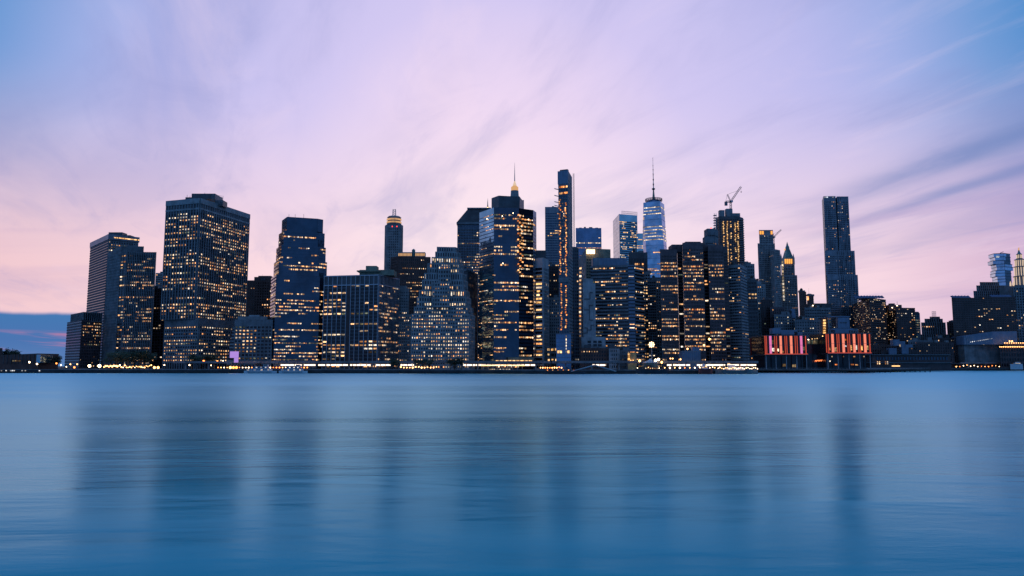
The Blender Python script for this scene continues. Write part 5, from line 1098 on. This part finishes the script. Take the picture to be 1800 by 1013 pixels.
for px in (736, 745, 757, 793, 803, 812): tree(px, 662, 8.5 + px % 3, 'dark tree on the quay before the ziggurat', 'trees before the ziggurat')

# ------------------------------------------------------------------ lamps
BULB = {}
def bulb_mesh(mat):
    if mat not in BULB:
        me = bpy.data.meshes.new('globe'); bm = bmesh.new(); bmesh.ops.create_icosphere(bm, subdivisions=1, radius=1.0); bm.to_mesh(me); bm.free(); me.materials.append(MATS[mat]); BULB[mat] = me
    return BULB[mat]
POLE = bpy.data.meshes.new('pole'); mb = MB(); mb.lathe((0, 0, 0), [(.26, 0), (.22, .06), (.12, .1), (.08, 1.0)], 7); POLE.from_pydata(mb.v, [], mb.f); POLE.materials.append(MATS['dark_metal'])
ARM = bpy.data.meshes.new('lamp_arm'); mb = MB(); mb.beam((0, 0, 0), (0, -1.2, .25), .06, 5); ARM.from_pydata(mb.v, [], mb.f); ARM.materials.append(MATS['dark_metal'])
def lamp(px, py, D, mat, rad, label, group):
    p = at(px, py, D); h = max(2.2, p.z - GZ)
    label = ('tiny ' if rad < .4 else 'small ' if rad < .6 else 'bright ' if rad < .9 else 'large glaring ') + {'bulb_warm': 'yellow ', 'bulb_white': 'white ', 'bulb_orange': 'orange '}[mat] + label
    r = thing('street_lamp', label, 'lamp', (p.x, D, GZ), group)
    o = bpy.data.objects.new('pole', POLE); o.scale = (1.2, 1.2, h); COL.objects.link(o); o.parent = r
    o = bpy.data.objects.new('lamp_arm', ARM); o.location = (0, 0, h - .3); COL.objects.link(o); o.parent = r; arm = o
    o = bpy.data.objects.new('globe', bulb_mesh(mat)); o.location = (0, -1.2, h); o.scale = (rad * 1.3,) * 3; COL.objects.link(o); sub(o, arm)
rg = R_(77)
for px, py, m, s in ((53, 637, 'bulb_white', .7), (66.5, 640, 'bulb_white', .65), (100.5, 639, 'bulb_orange', .6), (108.5, 642, 'bulb_white', .5), (118, 645, 'bulb_white', .4), (125, 640.5, 'bulb_warm', .5), (132, 646, 'bulb_orange', .7), (137, 640.5, 'bulb_warm', .5)):
    lamp(px, py, 700, m, s, 'street lamp on the open quay of the south tip', 'lamps on the south tip')
for px, py, s in ((158.5, 643.5, 1.15), (176, 643.5, 1.25)): lamp(px, py, 696, 'bulb_white', s, 'quay lamp before the low annex', 'glaring lamps before the annex')
for k in range(9): lamp(184 + k * 2.9, 644.5 + rg.uniform(-1.5, 1.5), 697, 'bulb_warm', rg.uniform(.35, .7), 'lamp between the annex and the tree grove', 'lamps beside the annex')
for k in range(22): lamp(206 + k * 2.9, 645 + rg.uniform(-3, 3), 696 + rg.uniform(0, 12), rg.choice(['bulb_warm', 'bulb_warm', 'bulb_white']), rg.uniform(.28, .6), 'lamp among the trees before the ribbed tower', 'lamps in the tree grove')
for px, py in ((272.5, 646.5), (279, 646.5)): lamp(px, py, 690, 'bulb_warm', .95, 'quay lamp at the corner of the giant tower podium', 'pair of lamps at the podium corner')
for px, py, m, s in ((290, 642, 'bulb_white', .5), (334, 642, 'bulb_white', .55), (359, 635, 'bulb_orange', .8), (368, 638.5, 'bulb_white', .45), (383, 635, 'bulb_orange', .6), (393, 634.5, 'bulb_white', .4), (372, 642.5, 'bulb_white', .4)): lamp(px, py, 715, m, s, 'street lamp before the giant tower podium', 'lamps before the giant tower')
for k in range(30):
    px = 384 + k * 5.4; lamp(px, 648 + rg.uniform(-2.5, 2.5), 682 + rg.uniform(0, 10), rg.choice(['bulb_warm', 'bulb_white', 'bulb_white', 'bulb_orange']), rg.uniform(.3, .55) if not 402 < px < 417 else 1.0, 'quay lamp by the ferry landing', 'lamps at the ferry landing')
for k in range(13): lamp(705 + k * 5.2, 646.5 + rg.uniform(-2, 2), 664, 'bulb_warm', rg.uniform(.35, .7), 'lamp under the highway before the ziggurat', 'lamps before the ziggurat')
for k in range(10): lamp(950 + k * 4.1, 647 + rg.uniform(-1.2, 1.2), 640, rg.choice(['bulb_orange', 'bulb_warm']), rg.uniform(.3, .55), 'lamp on the quay under the slender tower', 'lamps under the slender tower')
for px, py, s in ((1124, 634.5, .9), (1152, 633.5, 1.0), (1157, 632, 1.0), (1163, 637, .9)): lamp(px, py, 642, 'bulb_white' if s > .9 else 'bulb_warm', s, 'globe lamp beside the white tent', 'lamps beside the tent')
for px, py, D, s in ((1246.5, 596.5, 720, .95), (1237, 607, 716, .8), (1208, 613.5, 712, .7), (1195.5, 632, 660, .6), (1178, 630.5, 662, .5), (1182, 630.5, 662, .5)): lamp(px, py, D, 'bulb_warm', s, 'tall street lamp before the broad brown office block', 'lamps before the brown block')
for k in range(16): lamp(1168 + k * 8.8, 648 + rg.uniform(-2, 2), 636, rg.choice(['bulb_warm', 'bulb_white', 'bulb_orange']), rg.uniform(.3, .6), 'lamp on the quay beside the moored ships', 'lamps beside the moored ships')
for k in range(20): lamp(1680 + k * 6.3, 645 + rg.uniform(-3.5, 2), 990 + k * 1.2, rg.choice(['bulb_warm', 'bulb_orange', 'bulb_white']), rg.uniform(.3, .62), 'lamp on the far quay under the dark highway', 'lamps on the far quay')
# floodlight mast
r = thing('floodlight_mast', 'tall mast with a dazzling cluster of floodlights beside the white tent', 'floodlight', (xof(1145, 606, 648), 648, GZ))
p = at(1145, 606, 648); MB().beam((p.x, 648, GZ), (p.x, 648, p.z + 1), .3, 8, .18).build(r, 'mast', 'grey_metal'); box(r, 'crossbar', 'grey_metal', (p.x, 647.6, p.z), (5, .4, .4))
for k in range(9):
    t = k * math.pi / 4; rr = 0 if k == 8 else 2.0
    o = bpy.data.objects.new('floodlight', bulb_mesh('flood')); o.location = (p.x + math.cos(t) * rr, 647.0, p.z + math.sin(t) * rr); o.scale = (.72, .5, .72) if k < 8 else (1.15, .6, 1.15); link(o, r)
    MB().beam((p.x, 647.7, p.z), (p.x + math.cos(t) * rr, 647.4, p.z + math.sin(t) * rr), .08, 4).build(r, 'bracket', 'grey_metal') if rr else None
# LED screen
r = thing('advertising_screen', 'glowing violet screen on a stepped stand beside the highway', 'screen', (xof(412, 625, 700), 700, GZ))
pbox(r, 'screen', 'screen_violet', 404.3, 419.5, 618, 629.3, 700, .5); pbox(r, 'lower_screen', 'screen_violet', 411.5, 418.8, 629.5, 637.5, 700.1, .5); pbox(r, 'frame', 'dark_metal', 403.6, 420.2, 617.4, 630, 700.6, .6)
for x in (413, 417): pbox(r, 'post', 'grey_metal', x, x + .8, 630, 652, 700.8, .5)
# blank box shed
r = thing('blank_box_shed', 'pale windowless box shed with small roof unit before the brown office block', 'shed', (xof(1215, 630, 690), 698, GZ))
pbox(r, 'wall', 'blue_panel', 1199, 1231.5, 617.5, 655, 690, 14); pbox(r, 'rooftop_unit', 'blue_panel', 1218, 1229, 610.5, 618, 695, 8)
for k in range(9): pbox(r, 'panel_joint', 'grey_metal', 1199.8 + k * 3.8, 1200.2 + k * 3.8, 618, 640, 689.8, .3)
pbox(r, 'roof_edge', 'grey_metal', 1198.6, 1231.9, 616.9, 617.9, 689.7, 15)
# white tent
r = thing('white_tent', 'pointed white event tent on the quay under the floodlight mast', 'tent', (xof(1142, 635, 636), 640, GZ))
c = at(1143, 630, 640); w = (xof(1158, 640, 640) - xof(1130, 640, 640)) / 2; zt, ze = zof(630.5, 640), zof(638, 640)
MB().lathe((c.x, 640, ze), [(w, 0), (w * .55, (zt - ze) * .32), (w * .2, (zt - ze) * .7), (.15, zt - ze)], 10).build(r, 'canopy', 'sail_cloth'); MB().lathe((c.x, 640, GZ), [(w * .96, 0), (w * .96, ze - GZ)], 10).build(r, 'side_wall', 'olive_panel')
for k in range(10): t = 2 * math.pi * k / 10; MB().beam((c.x + math.cos(t) * w, 640 + math.sin(t) * w, GZ), (c.x + math.cos(t) * w, 640 + math.sin(t) * w, ze + .1), .12, 5).build(r, 'pole', 'grey_metal')

# ------------------------------------------------------------------ boats
def hull(root, mat, L, W, H, c, ang=0, sheer=.8):
    N = 14; mb = MB(); ca, sa = math.cos(ang), math.sin(ang)
    for k in range(N + 1):
        u = k / N; s = (u - .5) * L; wd = W / 2 * min(1, (1 - abs(2 * u - 1) ** 3.2) * 1.15 + .06); z = H + sheer * (2 * u - 1) ** 2
        for y, zz in ((-wd, z), (-wd * .7, -.6), (wd * .7, -.6), (wd, z)): mb.v.append((c[0] + s * ca - y * sa, c[1] + s * sa + y * ca, c[2] + zz))
    for k in range(N):
        i = 4 * k; mb.f += [(i, i + 4, i + 5, i + 1), (i + 1, i + 5, i + 6, i + 2), (i + 2, i + 6, i + 7, i + 3), (i + 3, i + 7, i + 4, i)]
    mb.f += [(0, 1, 2, 3), (4 * N + 3, 4 * N + 2, 4 * N + 1, 4 * N)]; return mb.build(root, 'hull', mat)
def ferry(px, D, L, label, z=0):
    x = shore_x(px, D); r = thing('passenger_ferry', label, 'ferry', (x, D, 0), 'ferries at the landing')
    hull(r, 'hull_white', L, 8, 1.9, (x, D, 0), 0, .5); cab = box(r, 'cabin', 'hull_white', (x - L * .03, D, 3.0), (L * .72, 6.4, 2.3)); ucab = box(r, 'upper_cabin', 'blue_panel', (x + L * .02, D, 5.2), (L * .45, 5.4, 2.0)); box(r, 'wheelhouse', 'hull_white', (x + L * .17, D, 7.0), (L * .13, 4, 1.7))
    for k in range(10): sub(box(r, 'window', 'glass_navy' if k % 3 else 'lit_white', (x - L * .34 + k * L * .068, D - 3.28, 3.2), (L * .048, .12, 1.0)), cab)
    for k in range(6): sub(box(r, 'window', 'lit_cool' if k % 2 else 'glass_navy', (x - L * .16 + k * L * .07, D - 2.78, 5.4), (L * .045, .12, .9)), ucab)
    box(r, 'wheelhouse_window', 'glass_black', (x + L * .17, D - 2.05, 7.2), (L * .11, .12, .8)); MB().beam((x + L * .1, D, 7.4), (x + L * .1, D, 11), .1, 5, .05).build(r, 'mast', 'grey_metal'); box(r, 'rub_rail', 'hull_dark', (x, D - 3.9, 1.35), (L * .7, .3, .3))
ferry(463, 668, 30, 'white ferry moored at the landing below the low wing'); ferry(520, 664, 26, 'smaller white ferry with blue upper cabin below the stepped navy tower')
# moored lit ship and red lightship
def ship(name, label, px, D, L, W, H, hm, masts, strung, deckm):
    x = shore_x(px, D); r = thing(name, label, 'ship', (x, D, 0)); hull(r, hm, L, W, H, (x, D, 0), 0, 1.2)
    dh = box(r, 'deckhouse', deckm, (x - L * .05, D, H + 1.2), (L * .42, W * .55, 2.6)); box(r, 'bridge', deckm, (x - L * .12, D, H + 3.4), (L * .14, W * .5, 2.0))
    for k in range(6): sub(box(r, 'porthole', 'lit_warm', (x - L * .22 + k * L * .065, D - W * .28, H + 1.4), (.8, .12, .7)), dh)
    for u, h in masts:
        MB().beam((x + L * u, D, H), (x + L * u, D, H + h), .32, 6, .12).build(r, 'mast', 'dark_metal')
        for f in (.45, .65, .82): MB().beam((x + L * u - h * .16 * (1.4 - f), D, H + h * f), (x + L * u + h * .16 * (1.4 - f), D, H + h * f), .14, 5).build(r, 'yard', 'dark_metal')
        mb = MB()
        for s in (-1, 1): mb.beam((x + L * u, D, H + h * .9), (x + L * u + s * 6, D, H), .06, 4)
        mb.build(r, 'rigging', 'dark_metal')
    for k in range(strung): box(r, 'deck_lamp', 'bulb_white' if k > strung * .45 or k % 3 == 0 else 'bulb_warm', (x - L * .46 + k * L * .92 / max(1, strung - 1), D - W * .42, H + 1.7 + .5 * math.sin(k * 1.7)), (.55, .4, .55))
    return r
ship('moored_ship', 'long pale ship lit by rows of dazzling deck lamps, beside the orange pier hall', 1290, 622, 36, 9, 3.2, 'granite', [(-.3, 9), (.25, 9)], 22, 'hull_white')
ship('lightship', 'short dark red lightship moored beside the dazzling lit ship', 1236, 618, 12, 6, 4.2, 'hull_red', [(0, 6)], 3, 'hull_white')
ship('tall_ship', 'dark three-masted sailing ship moored by the white tent', 1145, 624, 30, 8, 3.4, 'hull_dark', [(-.3, 26), (.0, 30), (.28, 24)], 4, 'pier_timber')
r = thing('white_motor_yacht', 'white motor yacht lit from below on the far quay', 'boat', (shore_x(1777, 985), 985, 0)); x = shore_x(1777, 985)
hull(r, 'hull_white', 17, 5, 6.2, (x, 985, 2), 0, .6); box(r, 'cabin', 'hull_white', (x + 1, 985, 9.4), (8, 3.4, 1.6)); box(r, 'flybridge', 'hull_white', (x + 1.5, 985, 10.8), (4, 2.8, 1.0)); box(r, 'window', 'lit_white', (x + 1, 983.2, 9.6), (6.5, .12, .7))
r = thing('work_barge', 'low dark work barge with ramp moored under the slender tower', 'barge', (shore_x(985, 618), 618, 0)); x = shore_x(990, 618)
hull(r, 'hull_dark', 36, 9, 1.8, (x, 618, 0), 0, .3); box(r, 'deckhouse', 'hull_dark', (x - 9, 619, 3.2), (7, 4, 2.6)); MB().beam((x + 6, 617, 2), (x + 26, 617, 7.5), .5, 4).build(r, 'ramp', 'grey_metal'); MB().beam((x + 26, 617, 7.5), (x + 44, 617, 2.2), .5, 4).build(r, 'ramp', 'grey_metal')
for k in range(6): box(r, 'deck_lamp', 'lit_orange', (x - 14 + k * 4.4, 613.3, 3.4), (.8, .4, .6))
r = thing('lit_quay_pavilion', 'long low pavilion with a golden lit curved roof edge before the octagon', 'pavilion', (shore_x(880, 642), 646, GZ))
a, b = shore_x(846, 642), shore_x(922, 642); N = 16
for k in range(N): u = (k + .5) / N; box(r, 'roof_light', 'strip_gold', (a + (b - a) * u, 641.5, 7.0 + .5 * math.sin(u * math.pi)), ((b - a) / N * 1.02, .6, .55))
for k in range(N): u = (k + .5) / N; box(r, 'roof', 'grey_metal', (a + (b - a) * u, 645.5, 7.6 + .5 * math.sin(u * math.pi)), ((b - a) / N * 1.02, 9, .4))
for k in range(9): box(r, 'column', 'grey_metal', (a + (b - a) * (k + .5) / 9, 643, 5), (.35, .35, 4.2))
for k in range(14): box(r, 'lamp', 'lit_white', (a + (b - a) * (.2 + k * .035), 640.5, GZ + .9), (.9, .4, .5))
for k in range(3): tag_r = None
# quay edge lights on the south wall
for k, px in enumerate((8, 14, 22, 30, 33, 36, 50, 55.5, 80)):
    x = shore_x(px, shore_D(px)); o = box(None, 'wall_light', 'lit_cool', (x, shore_D(px) - .7, 2.3), (1.0, .4, .9)); tag(o, 'tiny white light set in the quay wall of the south tip', 'light', 'lights in the quay wall')
